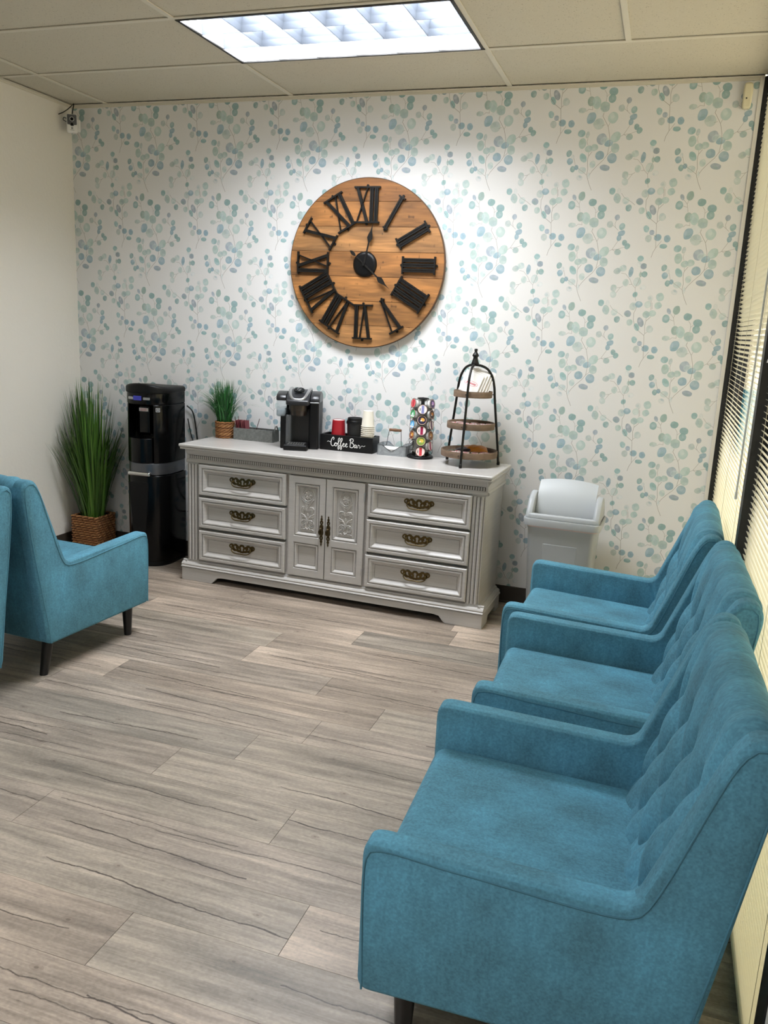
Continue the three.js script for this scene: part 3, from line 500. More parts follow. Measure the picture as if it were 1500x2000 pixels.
    for (const [yc, ph] of pans) bits.push(ringGeo(pw, ph, [[0, z], [0.003, z - 0.004], [0.006, z - 0.004], [0.010, z - 0.001], [0.014, z - 0.003], [0.0215, z - 0.0155], [0.0245, z - 0.016]]).translate(0, yc, 0));
    const d = part('door', join(bits), M.grey, t, [xc, 0.416, 0]);
    part('carving', relief, M.grey, d, [0, 0.096, z - 0.0158], null, 'carved rosette and scrolls');
    part('groove_line', join(...pans.map(([yc, ph]) => join(gp(pw, ph, 0.0045, z - 0.0036), gp(pw, ph, 0.024, z - 0.0156)).translate(0, yc, 0))), M.glaze, d);
    part('pull', esc, M.brassDark, d, [s * (w / 2 - 0.018), -0.006, z]);
    if (s < 0) for (const y of [0.21, -0.21]) part('hinge', join(cyl(0.003, 0.003, 0.045, w / 2 + 0.001, y, z - 0.002, 10), box(0.006, 0.045, 0.002, w / 2 - 0.002, y, z)), M.silver, d);
  }
}
// a point on the dresser top

// ------------------------------------------------------------ wall clock
{
  const R = 0.457, t = thing('wall_clock', 'large round wooden wall clock with black Roman numerals', 'clock', [1.963, 1.854, 0.0]);
  const cuts = [-R, -0.333, -0.2, -0.067, 0.067, 0.2, 0.333, R];
  for (let i = 0; i < 7; i++) {
    const a = cuts[i] + (i ? 0.0007 : 0), b = cuts[i + 1] - (i < 6 ? 0.0007 : 0), s = new THREE.Shape(); const n = 18; const R2 = R - 0.002;
    const edge = (y) => Math.sqrt(Math.max(0, R2 * R2 - y * y));
    for (let k = 0; k <= n; k++) { const y = Math.max(-R2, Math.min(R2, a + ((b - a) * k) / n)); k ? s.lineTo(edge(y), y) : s.moveTo(edge(y), y); }
    for (let k = n; k >= 0; k--) { const y = Math.max(-R2, Math.min(R2, a + ((b - a) * k) / n)); s.lineTo(-edge(y), y); }
    part('board', extr(s, 0.022, 0.0012, 1), M.pine[i], t, [0, 0, 0.012]);
  }
  part('rim', lathe([[R - 0.003, 0.006], [R, 0.006], [R + 0.0015, 0.012], [R + 0.0015, 0.032], [R, 0.0345], [R - 0.003, 0.0345]], 120).rotateX(Math.PI / 2), M.rimWood, t);
  part('backing', new THREE.CylinderGeometry(R - 0.03, R - 0.03, 0.012, 60).rotateX(Math.PI / 2).translate(0, 0, 0.006), M.rimWood, t);
  // numerals: iron bars, feet toward the centre
  const r0 = 0.222, r1 = 0.405, zb = 0.036, zt = 0.05; const names = ['XII', 'I', 'II', 'III', 'IIII', 'V', 'VI', 'VII', 'VIII', 'IX', 'X', 'XI'];
  const wI = 0.027, wV = 0.076, wX = 0.082;
  names.forEach((s, h) => {
    const gs = []; const adv = [...s].map((c) => (c === 'I' ? wI : c === 'V' ? wV : wX)); let tot = adv.reduce((p, c) => p + c, 0); if (s === 'IIII') tot *= 1;
    let x = -tot / 2; const mid = (r0 + r1) / 2, y0 = r0 - mid, y1 = r1 - mid, thick = 0.016, thin = 0.006, zc = (zb + zt) / 2 - 0.0, dz = zt - zb;
    const stroke = (xa, ya, xb, yb, w) => gs.push(bar([xa, ya, zc], [xb, yb, zc], w, dz));
    [...s].forEach((c, i) => {
      const w = adv[i], m = 0.011;
      if (c === 'I') { stroke(x + w / 2 - 0.0055, y0, x + w / 2 - 0.0055, y1, 0.009); stroke(x + w / 2 + 0.0055, y0, x + w / 2 + 0.0055, y1, 0.009); }
      if (c === 'V') { stroke(x + m, y1, x + w / 2 + 0.004, y0, thick); stroke(x + w - m, y1, x + w / 2 + 0.006, y0, thin); }
      if (c === 'X') { stroke(x + m, y1, x + w - m, y0, thick); stroke(x + w - m, y1, x + m, y0, thin); }
      x += w;
    });
    const taper = s.includes('V') && s[0] !== 'V' ? 1 : 1; const wt = tot + 0.014, wb = s === 'V' ? 0.03 : s === 'I' ? 0.03 : tot + 0.012;
    gs.push(box(wt * taper, 0.009, dz + 0.002, 0, y1, zc), box(wb, 0.009, dz + 0.002, 0, y0, zc));
    for (const y of [y1 + 0.009, y0 - 0.009]) gs.push(new THREE.CylinderGeometry(0.007, 0.007, 0.006, 12).rotateX(Math.PI / 2).translate(0, y, 0.038));
    const g = join(gs); const a = (h * Math.PI) / 6; g.translate(0, mid, 0).rotateZ(-a); part('numeral', g, M.iron, t);
  });
  part('hub', lathe([[0, 0.054], [0.05, 0.053], [0.061, 0.05], [0.064, 0.045], [0.069, 0.042], [0.069, 0.034], [0, 0.034]], 48).rotateX(Math.PI / 2), M.blackSatin, t);
  const spade = (len, w) => { const pts = [[-0.0045, 0], [-0.004, len * 0.52], [-0.008, len * 0.55], [-0.016, len * 0.63], [-0.012, len * 0.71], [-0.005, len * 0.8], [-0.0022, len * 0.88], [0, len]]; return shapeOf([...pts, ...pts.slice(0, -1).map(([x, y]) => [-x, y]).reverse()]); };
  part('hour_hand', extr(spade(0.225), 0.002).translate(0, 0, 0.055), M.hand, t, null, [0, 0, -0.2]);
  part('minute_hand', join(extr(spade(0.205), 0.002).translate(0, 0, 0.059), extr(roundShape([[-0.003, -0.06], [0.003, -0.06], [0.003, 0], [-0.003, 0]], 0.001), 0.002).translate(0, 0, 0.059), extr(roundShape([[0, -0.115], [0.012, -0.085], [0, -0.06], [-0.012, -0.085]], 0.012), 0.002).translate(0, 0, 0.059)), M.hand, t, null, [0, 0, -2.27]);
  part('centre_pin', new THREE.CylinderGeometry(0.009, 0.009, 0.012, 16).rotateX(Math.PI / 2).translate(0, 0, 0.06), M.iron, t);
}

// ------------------------------------------------------------ water cooler
{
  const t = thing('water_cooler', 'tall black bottom-loading water cooler in the corner', 'water cooler', [0.658, 0, 0.03], 0.08);
  // plan: flat back, bowed front; local z = 0 at the back
  const front = (w, d, bow, n = 28) => Array.from({ length: n + 1 }, (_, i) => { const q = (i / n) * Math.PI; return [(w / 2) * Math.sign(Math.cos(q)) * Math.pow(Math.abs(Math.cos(q)), 0.78), d - bow + bow * Math.pow(Math.sin(q), 0.78)]; });
  const plan = (w, d, bow) => shapeOf([[-w / 2 + 0.015, 0], [w / 2 - 0.015, 0], [w / 2, 0.015], ...front(w, d, bow), [-w / 2, 0.015]]);
  const notched = (w, d, bow, xa, xb, zn) => shapeOf([[-w / 2 + 0.015, 0], [w / 2 - 0.015, 0], [w / 2, 0.015], ...front(w, d, bow, 60).filter(([x]) => x > xb), [xb, zn + 0.012], [xb - 0.012, zn], [xa + 0.012, zn], [xa, zn + 0.012], ...front(w, d, bow, 60).filter(([x]) => x < xa), [-w / 2, 0.015]]);
  const stand = (shape, y0, y1, bev = 0.004, lift) => { const g = extr(shape, y1 - y0, bev, 4, 8); const q = g.attributes.position; for (let i = 0; i < q.count; i++) { const x = q.getX(i), z = q.getY(i), y = q.getZ(i) + y0; q.setXYZ(i, x, y + (lift && y > (y0 + y1) / 2 ? lift(x, z) : 0), z); } for (let i = 0; i < q.count; i += 3) { const A = [q.getX(i), q.getY(i), q.getZ(i)], B = [q.getX(i + 2), q.getY(i + 2), q.getZ(i + 2)]; q.setXYZ(i, ...B); q.setXYZ(i + 2, ...A); } g.computeVertexNormals(); return soft(g, 0.55); };
  const W0 = 0.29, D0 = 0.305, BO = 0.18; const fz = (x) => { const c = Math.pow(Math.abs(x) / (W0 / 2), 1 / 0.78); return D0 - BO + BO * Math.pow(Math.sqrt(Math.max(0, 1 - c * c)), 0.78); };
  part('foot_ring', stand(plan(W0 - 0.012, D0 - 0.008, BO), 0.0, 0.03), M.blackSatin, t);
  part('lower_body', stand(plan(W0, D0, BO), 0.03, 0.572, 0.006), M.blackGloss, t);
  part('lower_panel', extr(roundShape([[-0.075, 0.53], [0.06, 0.53], [0.028, 0.11], [-0.04, 0.11]], 0.018), 0.02, 0.002, 2).translate(-0.01, 0, 0.288), M.blackSatin, t);
  part('collar', stand(plan(W0 - 0.01, D0 - 0.006, BO), 0.575, 0.648, 0.004), std(0x6d6f74, 0.3, { metalness: 0.85 }), t);
  part('handle', join(rbox(0.148, 0.024, 0.03, 0.009, -0.012, 0.582, 0.302), rbox(0.118, 0.006, 0.004, 0.002, -0.012, 0.584, 0.318)), M.chrome, t, null, null, 'chrome door handle');
  part('upper_body', stand(notched(W0 - 0.004, D0 - 0.004, BO, -0.094, 0.072, 0.185), 0.648, 1.0), M.blackGloss, t);
  part('control_head', stand(plan(W0 - 0.004, D0 - 0.002, BO), 1.0, 1.078, 0.006), M.blackGloss, t);
  part('cap', stand(plan(W0 + 0.004, D0 + 0.006, BO), 1.066, 1.098, 0.012, (x, z) => 0.034 * (1 - (x / 0.152) ** 2) * Math.min(1, 0.55 + z)), M.blackSatin, t);
  part('dispenser_column', rbox(0.085, 0.19, 0.06, 0.02, -0.012, 0.905, 0.21), M.blackGloss, t);
  part('drip_tray', join(lathe([[0, 0], [0.093, 0], [0.095, 0.004], [0.095, 0.146], [0.091, 0.15], [0.086, 0.146], [0, 0.146]], 48).translate(-0.012, 0.65, 0.223)), M.blackGloss, t);
  for (const [x, ry] of [[-0.062, -0.25], [0.042, 0.14]]) part('button', rbox(0.04, 0.016, 0.01, 0.003), M.silver, t, [x, 1.037, fz(x) - 0.001], [0, ry, 0], 'silver push button');
  part('display', box(0.05, 0.026, 0.006, -0.016, 1.039, fz(0.02) + 0.001), new THREE.MeshStandardMaterial({ color: 0x10102a, emissive: 0x3c3f9a, emissiveIntensity: 0.5 }), t, null, null, 'small blue lit display');
  const warn = canvasTex(128, 48, (c, w, h) => { c.fillStyle = '#f2eeee'; c.fillRect(0, 0, w, h); c.fillStyle = '#b53a46'; c.font = 'bold 20px sans-serif'; c.fillText('CAUTION', 14, 20); c.fillRect(14, 28, 96, 4); c.fillRect(14, 37, 80, 4); });
  part('sticker', box(0.06, 0.02, 0.001, -0.012, 0.965, 0.2405), std(0xffffff, 0.6, { map: warn }), t, null, null, 'white sticker with red print');
  const logo = canvasTex(64, 64, (c) => { c.fillStyle = '#0a0a0b'; c.fillRect(0, 0, 64, 64); c.strokeStyle = '#d8d8d8'; c.lineWidth = 5; c.strokeRect(6, 6, 52, 52); c.fillStyle = '#bcbcbc'; c.fillRect(16, 20, 32, 5); c.fillRect(16, 29, 32, 5); c.fillRect(16, 38, 32, 5); });
  part('badge', box(0.026, 0.026, 0.001, 0, 0, 0), std(0xffffff, 0.5, { map: logo }), t, [0.1, 0.972, fz(0.1) - 0.001], [0, 0.62, 0], 'small square outlined badge');
  part('power_cord', join(tube([[0.15, 0.98, 0.0], [0.185, 0.95, 0.0], [0.21, 0.85, 0.0], [0.225, 0.7, 0.0], [0.235, 0.55, 0.0], [0.2, 0.43, 0.0], [0.16, 0.38, 0.0]], 0.0045, 60, 8), tube([[0.155, 0.9, 0.0], [0.175, 0.8, -0.004], [0.225, 0.66, 0.0], [0.235, 0.53, 0.0], [0.16, 0.525, 0.0]], 0.0035, 60, 8), tube([[0.15, 0.30, 0.0], [0.2, 0.3, 0.0], [0.25, 0.33, 0.0]], 0.0045, 30, 8)), M.black, t);
}

// ------------------------------------------------------------ grasses in woven pots
function bladeGeo(len, w, bend, droop, curl = 0) {
  const n = 9, pos = [], idx = [];
  for (let i = 0; i <= n; i++) { const q = i / n, a = bend * q * q, y = len * (q - droop * q * q * q), x = len * (bend * q * q + curl * q), ww = w * Math.min(1, 0.55 + q * 2) * Math.pow(1 - q, 0.55) * 0.5 + 0.0002; pos.push(x, y, -ww, x + ww * 0.25, y, 0, x, y, ww); }
  for (let i = 0; i < n; i++) for (const o of [0, 1]) { const a = i * 3 + o, b = a + 1, c = a + 3, d = b + 3; idx.push(a, c, b, b, c, d); }
  const g = new THREE.BufferGeometry(); g.setAttribute('position', new THREE.Float32BufferAttribute(pos, 3)); g.setIndex(idx); g.computeVertexNormals(); g.setAttribute('uv', new THREE.Float32BufferAttribute(new Float32Array((pos.length / 3) * 2), 2)); return g;
}
{
  const px0 = 0.172, pz0 = 0.135, t = thing('potted_grass', 'tall green artificial grass in a square woven basket on the floor', 'plant', [px0, 0, pz0]);
  // square basket: twisted strands row by row
  const hs = 0.092, hgt = 0.235; const cornerPath = (s, amp, ph, y) => { const pts = [], N = 96; for (let i = 0; i < N; i++) { const a = (i / N) * 4, k = Math.floor(a), f = a - k; const P = [[s, -s], [s, s], [-s, s], [-s, -s]], A = P[k], B = P[(k + 1) % 4]; let x = A[0] + (B[0] - A[0]) * f, z = A[1] + (B[1] - A[1]) * f; const w = amp * Math.sin(i * (2 * Math.PI / 6) + ph); const l = Math.max(Math.abs(x), Math.abs(z)); x *= 1 + w / l; z *= 1 + w / l; pts.push(V(x, y + amp * 0.9 * Math.cos(i * (2 * Math.PI / 6) + ph), z)); } return pts; };
  const bi = 2 * hs - 0.012; const basket = part('basket', join(box(bi, 0.005, bi, 0, 0.004, 0), box(0.004, hgt - 0.01, bi, -hs + 0.006, hgt / 2, 0), box(0.004, hgt - 0.01, bi, hs - 0.006, hgt / 2, 0), box(bi, hgt - 0.01, 0.004, 0, hgt / 2, -hs + 0.006), box(bi, hgt - 0.01, 0.004, 0, hgt / 2, hs - 0.006)), M.wickerDark, t);
  const rows = 15; for (let i = 0; i < rows; i++) for (const ph of [0, Math.PI]) part('strand', new THREE.TubeGeometry(new THREE.CatmullRomCurve3(cornerPath(hs, 0.0035, ph + i * 1.9, 0.010 + (i * (hgt - 0.015)) / (rows - 1)), true), 192, 0.0056, 6, true), M.wicker[(i * 3 + (ph ? 1 : 0)) % 4], basket);
  part('filling', box(bi - 0.01, 0.02, bi - 0.01, 0, hgt - 0.035, 0), M.soil, t);
  const r = rng(31); const vars = [];
  for (let k = 0; k < 26; k++) { const q = k / 25; vars.push(bladeGeo(1.04 - 0.5 * q - 0.16 * r(), 0.010 + 0.010 * r(), 0.02 + 0.2 * q * r(), 0.02 + 0.05 * r(), 0.02 + 0.16 * q + 0.1 * q * q)); }
  for (const g of vars) g.computeBoundingBox();
  for (let i = 0; i < 250; i++) {
    const a = r() * 6.283, rr = 0.07 * Math.sqrt(r()), x = rr * Math.cos(a), z = rr * Math.sin(a); let az = -a + (r() - 0.5) * 1.3; const v = Math.floor(r() * 26), reach = vars[v].boundingBox.max.x; const px = px0 + x, pz = pz0 + z;
    const bad = (q) => px + Math.cos(q) * reach < 0.012 || pz - Math.sin(q) * reach < 0.012 || px + Math.cos(q) * reach > 0.46 - Math.max(0, 0.05);
    for (let q = 0; q < 16 && bad(az); q++) az += (q % 2 ? 1 : -1) * 0.35 * (q + 1);
    const m = part('blade', vars[v], M.grassTall[Math.floor(r() * 4)], t, [x, hgt - 0.03, z], [0, az, 0]); if (bad(az)) { const dx = Math.cos(az), dz = -Math.sin(az); const lim = Math.min(dx < 0 ? (px - 0.012) / -dx : dx > 0 ? (0.41 - px) / dx : 9, dz < 0 ? (pz - 0.012) / -dz : 9); m.scale.x = Math.max(0.02, Math.min(1, lim / reach)); }
  }
}
{
  const t = thing('potted_grass', 'small green grass plant in a round woven pot on the dresser', 'plant', [1.117, TOP, 0.092]);
  const ring = (rad, amp, ph, y) => Array.from({ length: 72 }, (_, i) => { const a = (i / 72) * 6.283, w = rad + amp * Math.sin(i * (6.283 / 6) + ph); return V(w * Math.cos(a), y + amp * 0.7 * Math.cos(i * (6.283 / 6) + ph), w * Math.sin(a)); });
  const pot = part('pot', lathe([[0, 0.002], [0.05, 0.002], [0.053, 0.1], [0.048, 0.1], [0.046, 0.012], [0, 0.012]], 32), M.wickerDark, t);
  for (let i = 0; i < 12; i++) part('strand', new THREE.TubeGeometry(new THREE.CatmullRomCurve3(ring(0.0525 + 0.0003 * i, 0.0016, (i % 2) * 3.14, 0.0055 + i * 0.0083), true), 120, 0.0042, 6, true), M.wicker[(i * 2 + (i % 3)) % 4], pot);
  part('filling', cyl(0.047, 0.047, 0.01, 0, 0.09, 0), M.soil, t);
  const r = rng(8), vars = []; for (let k = 0; k < 22; k++) { const q = k / 21; vars.push(bladeGeo(0.29 - 0.09 * r() - 0.03 * q, 0.0042 + 0.0028 * r(), 0.04 + 0.75 * q * q, 0.03 + 0.5 * q * q, 0.04 + 0.25 * q)); };
  for (let i = 0; i < 280; i++) {
    const a = r() * 6.283, rr = 0.042 * Math.sqrt(r()), x = rr * Math.cos(a), z = rr * Math.sin(a); let az = -a + (r() - 0.5) * 1.2; const v = Math.floor(Math.pow(r(), 1.15) * 22); const g = vars[v]; g.computeBoundingBox(); const reach = g.boundingBox.max.x;
    for (let q = 0; q < 14 && 0.092 + z - Math.sin(az) * reach < 0.01; q++) az += 0.45;
    const m = part('blade', g, M.grassPot[Math.floor(r() * 4)], t, [x, 0.088, z], [0, az, 0]); if (0.092 + z - Math.sin(az) * reach < 0.01) m.scale.x = 0.2;
  }
}
// ------------------------------------------------------------ trash bin
{
  const t = thing('trash_bin', 'light grey plastic trash bin with its swing lid tipped open', 'bin', [3.205, 0, 0.215], -0.03);
  const w = 0.355, d = 0.26, h = 0.585;
  const ring = (hw, hd, r, y, n = 6) => { const p = []; for (const [sx, sz, a0] of [[1, 1, 0], [-1, 1, 1], [-1, -1, 2], [1, -1, 3]]) for (let i = 0; i <= n; i++) { const a = (a0 + i / n) * Math.PI / 2; p.push([sx * (hw - r) + r * Math.cos(a), y, sz * (hd - r) + r * Math.sin(a)]); } p.push(p[0]); return p; };
  const loft = (rings) => { const m = rings[0].length; return toCreasedNormals(gridGeo(m - 1, rings.length - 1, (u, v) => rings[Math.round(v * (rings.length - 1))][Math.round(u * (m - 1))]).toNonIndexed(), 0.7); };
  const body = part('body', loft([ring(0.14, 0.1, 0.02, 0.004), ring(0.145, 0.105, 0.025, 0.0), ring(0.15, 0.11, 0.028, 0.02), ring(0.176, 0.128, 0.03, h - 0.04), ring(0.178, 0.13, 0.03, h - 0.02), ring(0.172, 0.124, 0.03, h - 0.02), ring(0.146, 0.106, 0.026, 0.02)]), M.binGrey, t);
  part('base', box(0.28, 0.006, 0.2, 0, 0.006, 0), M.binGrey, t);
  const rec = shapeOf([[-0.075, 0.08], [0.075, 0.08], [0.088, 0.46], [-0.088, 0.46]]);
  part('front_panel', extr(rec, 0.006, 0.0025, 3).rotateX(0.035).translate(0, 0, 0.1045), M.binGrey, t);
  part('liner', loft([ring(0.180, 0.132, 0.032, h - 0.034), ring(0.181, 0.133, 0.032, h - 0.041)]), std(0xcdb6ae, 0.6, { side: THREE.DoubleSide }), t, null, null, 'edge of a liner bag under the lid');
  // lid: rim, shoulders rising to the hinge line, opening
  part('rim', loft([ring(0.188, 0.14, 0.036, h - 0.03), ring(0.195, 0.146, 0.036, h - 0.032), ring(0.199, 0.15, 0.038, h - 0.005), ring(0.197, 0.148, 0.036, h + 0.004), ring(0.19, 0.142, 0.034, h + 0.005)]), M.binLid, t);
  const sh = []; const prof = (s) => { const g = roundShape([[-0.137, 0], [0.137, 0], [0.134, 0.03], [0.075, 0.105], [0.0, 0.135], [-0.075, 0.105], [-0.134, 0.03]], [0.005, 0.005, 0.03, 0.06, 0.06, 0.06, 0.03]); return soft(extr(g, 0.034, 0.012, 5, 12)).rotateY(Math.PI / 2).translate(s > 0 ? 0.153 : -0.187, h, 0); };
  part('shoulder', prof(-1), M.binLid, t); part('shoulder', prof(1), M.binLid, t);
  const lipShape = roundShape([[-0.187, -0.139], [0.187, -0.139], [0.187, 0.139], [-0.187, 0.139]], 0.036); lipShape.holes.push(new THREE.Path(roundShape([[-0.158, -0.108], [0.158, -0.108], [0.158, 0.108], [-0.158, 0.108]], 0.032).getPoints(10).reverse()));
  part('lip', soft(extr(lipShape, 0.034, 0.01, 4, 10).rotateX(-Math.PI / 2).translate(0, h - 0.004, 0)), M.binLid, t);
  const flap = gridGeo(20, 14, (u, v) => { const a = (v - 0.5) * 0.95, R = 0.25; const e = 0.016 * (1 - (2 * u - 1) ** 2) * (1 - v); return [(u - 0.5) * 0.3, R * Math.cos(a) - R, R * Math.sin(a) - e, u, v]; });
  const flap2 = join(flap, flap.clone().translate(0, -0.004, 0));
  part('swing_flap', flap2, std(0xbfc4c6, 0.4, { side: THREE.DoubleSide }), t, [0, h + 0.09, 0.03], [1.12, 0, 0]);
}
// ------------------------------------------------------------ camera and sensor near the ceiling
{
  const t = thing('security_camera', 'small white security camera in the corner under the ceiling', 'camera', [0.085, 2.618, 0.1], 0.62);
  part('body', rbox(0.062, 0.105, 0.03, 0.012, 0, 0, 0), M.white, t);
  part('face_plate', extr(roundShape([[-0.027, -0.008], [-0.012, -0.008], [-0.008, -0.016], [0.008, -0.016], [0.012, -0.008], [0.027, -0.008], [0.027, 0.048], [-0.027, 0.048]], 0.006), 0.003, 0.001, 2).translate(0, 0, 0.0145), std(0x55575a, 0.5), t, null, null, 'grey face plate');
  part('lens', join(new THREE.TorusGeometry(0.011, 0.0025, 8, 24).translate(0, 0.023, 0.018)), M.silver, t);
  part('lens_glass', join(new THREE.CylinderGeometry(0.009, 0.009, 0.003, 20).rotateX(Math.PI / 2).translate(0, 0.023, 0.018), new THREE.CylinderGeometry(0.007, 0.007, 0.003, 20).rotateX(Math.PI / 2).translate(0, -0.006, 0.018)), M.blackGloss, t);
  part('emblem', join(box(0.012, 0.012, 0.001, 0, -0.027, 0.0153), box(0.024, 0.0025, 0.001, 0, -0.038, 0.0153)), std(0x9a9c9d, 0.6), t, null, null, 'small grey emblem');
  part('mount', join(rod([0, 0, -0.012], [0.0, 0.0, -0.05], 0.008), rbox(0.05, 0.07, 0.012, 0.006, 0.02, 0.0, -0.05)), M.white, t);
  part('cable', join(tube([[0.0, 0.05, -0.01], [0.005, 0.08, -0.02], [0.012, 0.118, -0.03]], 0.003, 24, 6), tube([[-0.03, 0.01, -0.01], [-0.05, 0.02, -0.015], [-0.046, 0.035, -0.02], [-0.03, 0.03, -0.02]], 0.0022, 24, 6), tube([[-0.075, 0.045, 0.0], [-0.05, 0.06, -0.01], [-0.02, 0.085, -0.02], [0.01, 0.118, -0.03]], 0.003, 30, 6)), M.black, t);
}
{
  const t = thing('motion_sensor', 'small ivory motion sensor high on the wallpaper beside the window', 'sensor', [3.836, 2.656, 0.0]);
  part('housing', extr(roundShape([[-0.019, -0.056], [0.019, -0.056], [0.021, 0.02], [0.018, 0.058], [-0.018, 0.058], [-0.021, 0.02]], 0.013), 0.034, 0.008, 3), std(0xe2dab9, 0.5), t);
  part('sensor_eye', new THREE.SphereGeometry(0.0035, 10, 8).translate(-0.004, -0.012, 0.034), M.black, t, null, null, 'tiny dark dot');
}

// ------------------------------------------------------------ on the dresser: divided tray with packets
{
  const t = thing('divided_tray', 'grey galvanized three-section tray beside the small plant', 'tray', [1.325, TOP, 0.085], -0.03);
  const w = 0.262, d = 0.085, h = 0.068, th = 0.002;
  part('body', metricUV(join(box(w, th, d, 0, th / 2, 0), box(w, h, th, 0, h / 2, -d / 2), box(w, h, th, 0, h / 2, d / 2), box(th, h, d, -w / 2, h / 2, 0), box(th, h, d, w / 2, h / 2, 0))), M.galvDark, t);
  for (const x of [-w / 6, w / 6]) part('divider', metricUV(join(box(th, h - 0.006, d, x, h / 2, 0), box(0.006, h, 0.003, x, h / 2, d / 2 + 0.0015))), M.galvDark, t);
  part('rim', join(...[[-1, 0], [1, 0]].map(([s]) => rod([s * w / 2, h, -d / 2], [s * w / 2, h, d / 2], 0.0025)), rod([-w / 2, h, d / 2], [w / 2, h, d / 2], 0.0025), rod([-w / 2, h, -d / 2], [w / 2, h, -d / 2], 0.0025)), M.galvDark, t);
  for (const s of [-1, 1]) { const g = gridGeo(24, 1, (u, v) => { const a = Math.PI * u; return [s * w / 2 + (s > 0 ? 0.004 : -0.004), h - 0.02 + 0.05 * Math.sin(a), 0.026 * Math.cos(a) + 0 * v, 0, 0]; }); part('ring_handle', tube(Array.from({ length: 13 }, (_, i) => { const a = (Math.PI * i) / 12; return [s * (w / 2 + 0.003), h - 0.015 + 0.042 * Math.sin(a), 0.022 * Math.cos(a)]; }), 0.004, 30, 6), M.galvDark, t); }
  const r = rng(61);
  for (let i = 0; i < 6; i++) { const m = solo('tea_packet', `maroon paper packet standing in the divided tray, number ${['first', 'second', 'third', 'fourth', 'fifth', 'sixth'][i]} from its left end`.replace('number ', ''), 'packet', rbox(0.003, 0.108, 0.052, 0.001), std([0x6b2b30, 0x7a343a, 0x5c2428, 0x84474a, 0x6e2e34, 0x7b3b40][i], 0.6), [1.207 + i * 0.0115, TOP + 0.0605, 0.083 + 0.002 * (r() - 0.5)], [0, 0, 0.22 - 0.025 * i], 'maroon packets in the divided tray'); }
  for (let i = 0; i < 3; i++) solo('stir_stick', ['thin brown stir stick leaning left behind the maroon packets', 'thin brown stir stick leaning at the left end of the tray', 'single brown stir stick leaning right in the middle of the tray'][i], 'stir stick', rbox(0.004, 0.13, 0.002, 0.0008), std(0x4a3028, 0.7), [[1.198, TOP + 0.070, 0.102], [1.2, TOP + 0.069, 0.066], [1.325, TOP + 0.069, 0.08]][i], [0, 0, [0.12, 0.1, -0.3][i]], 'stir sticks in the tray');
}
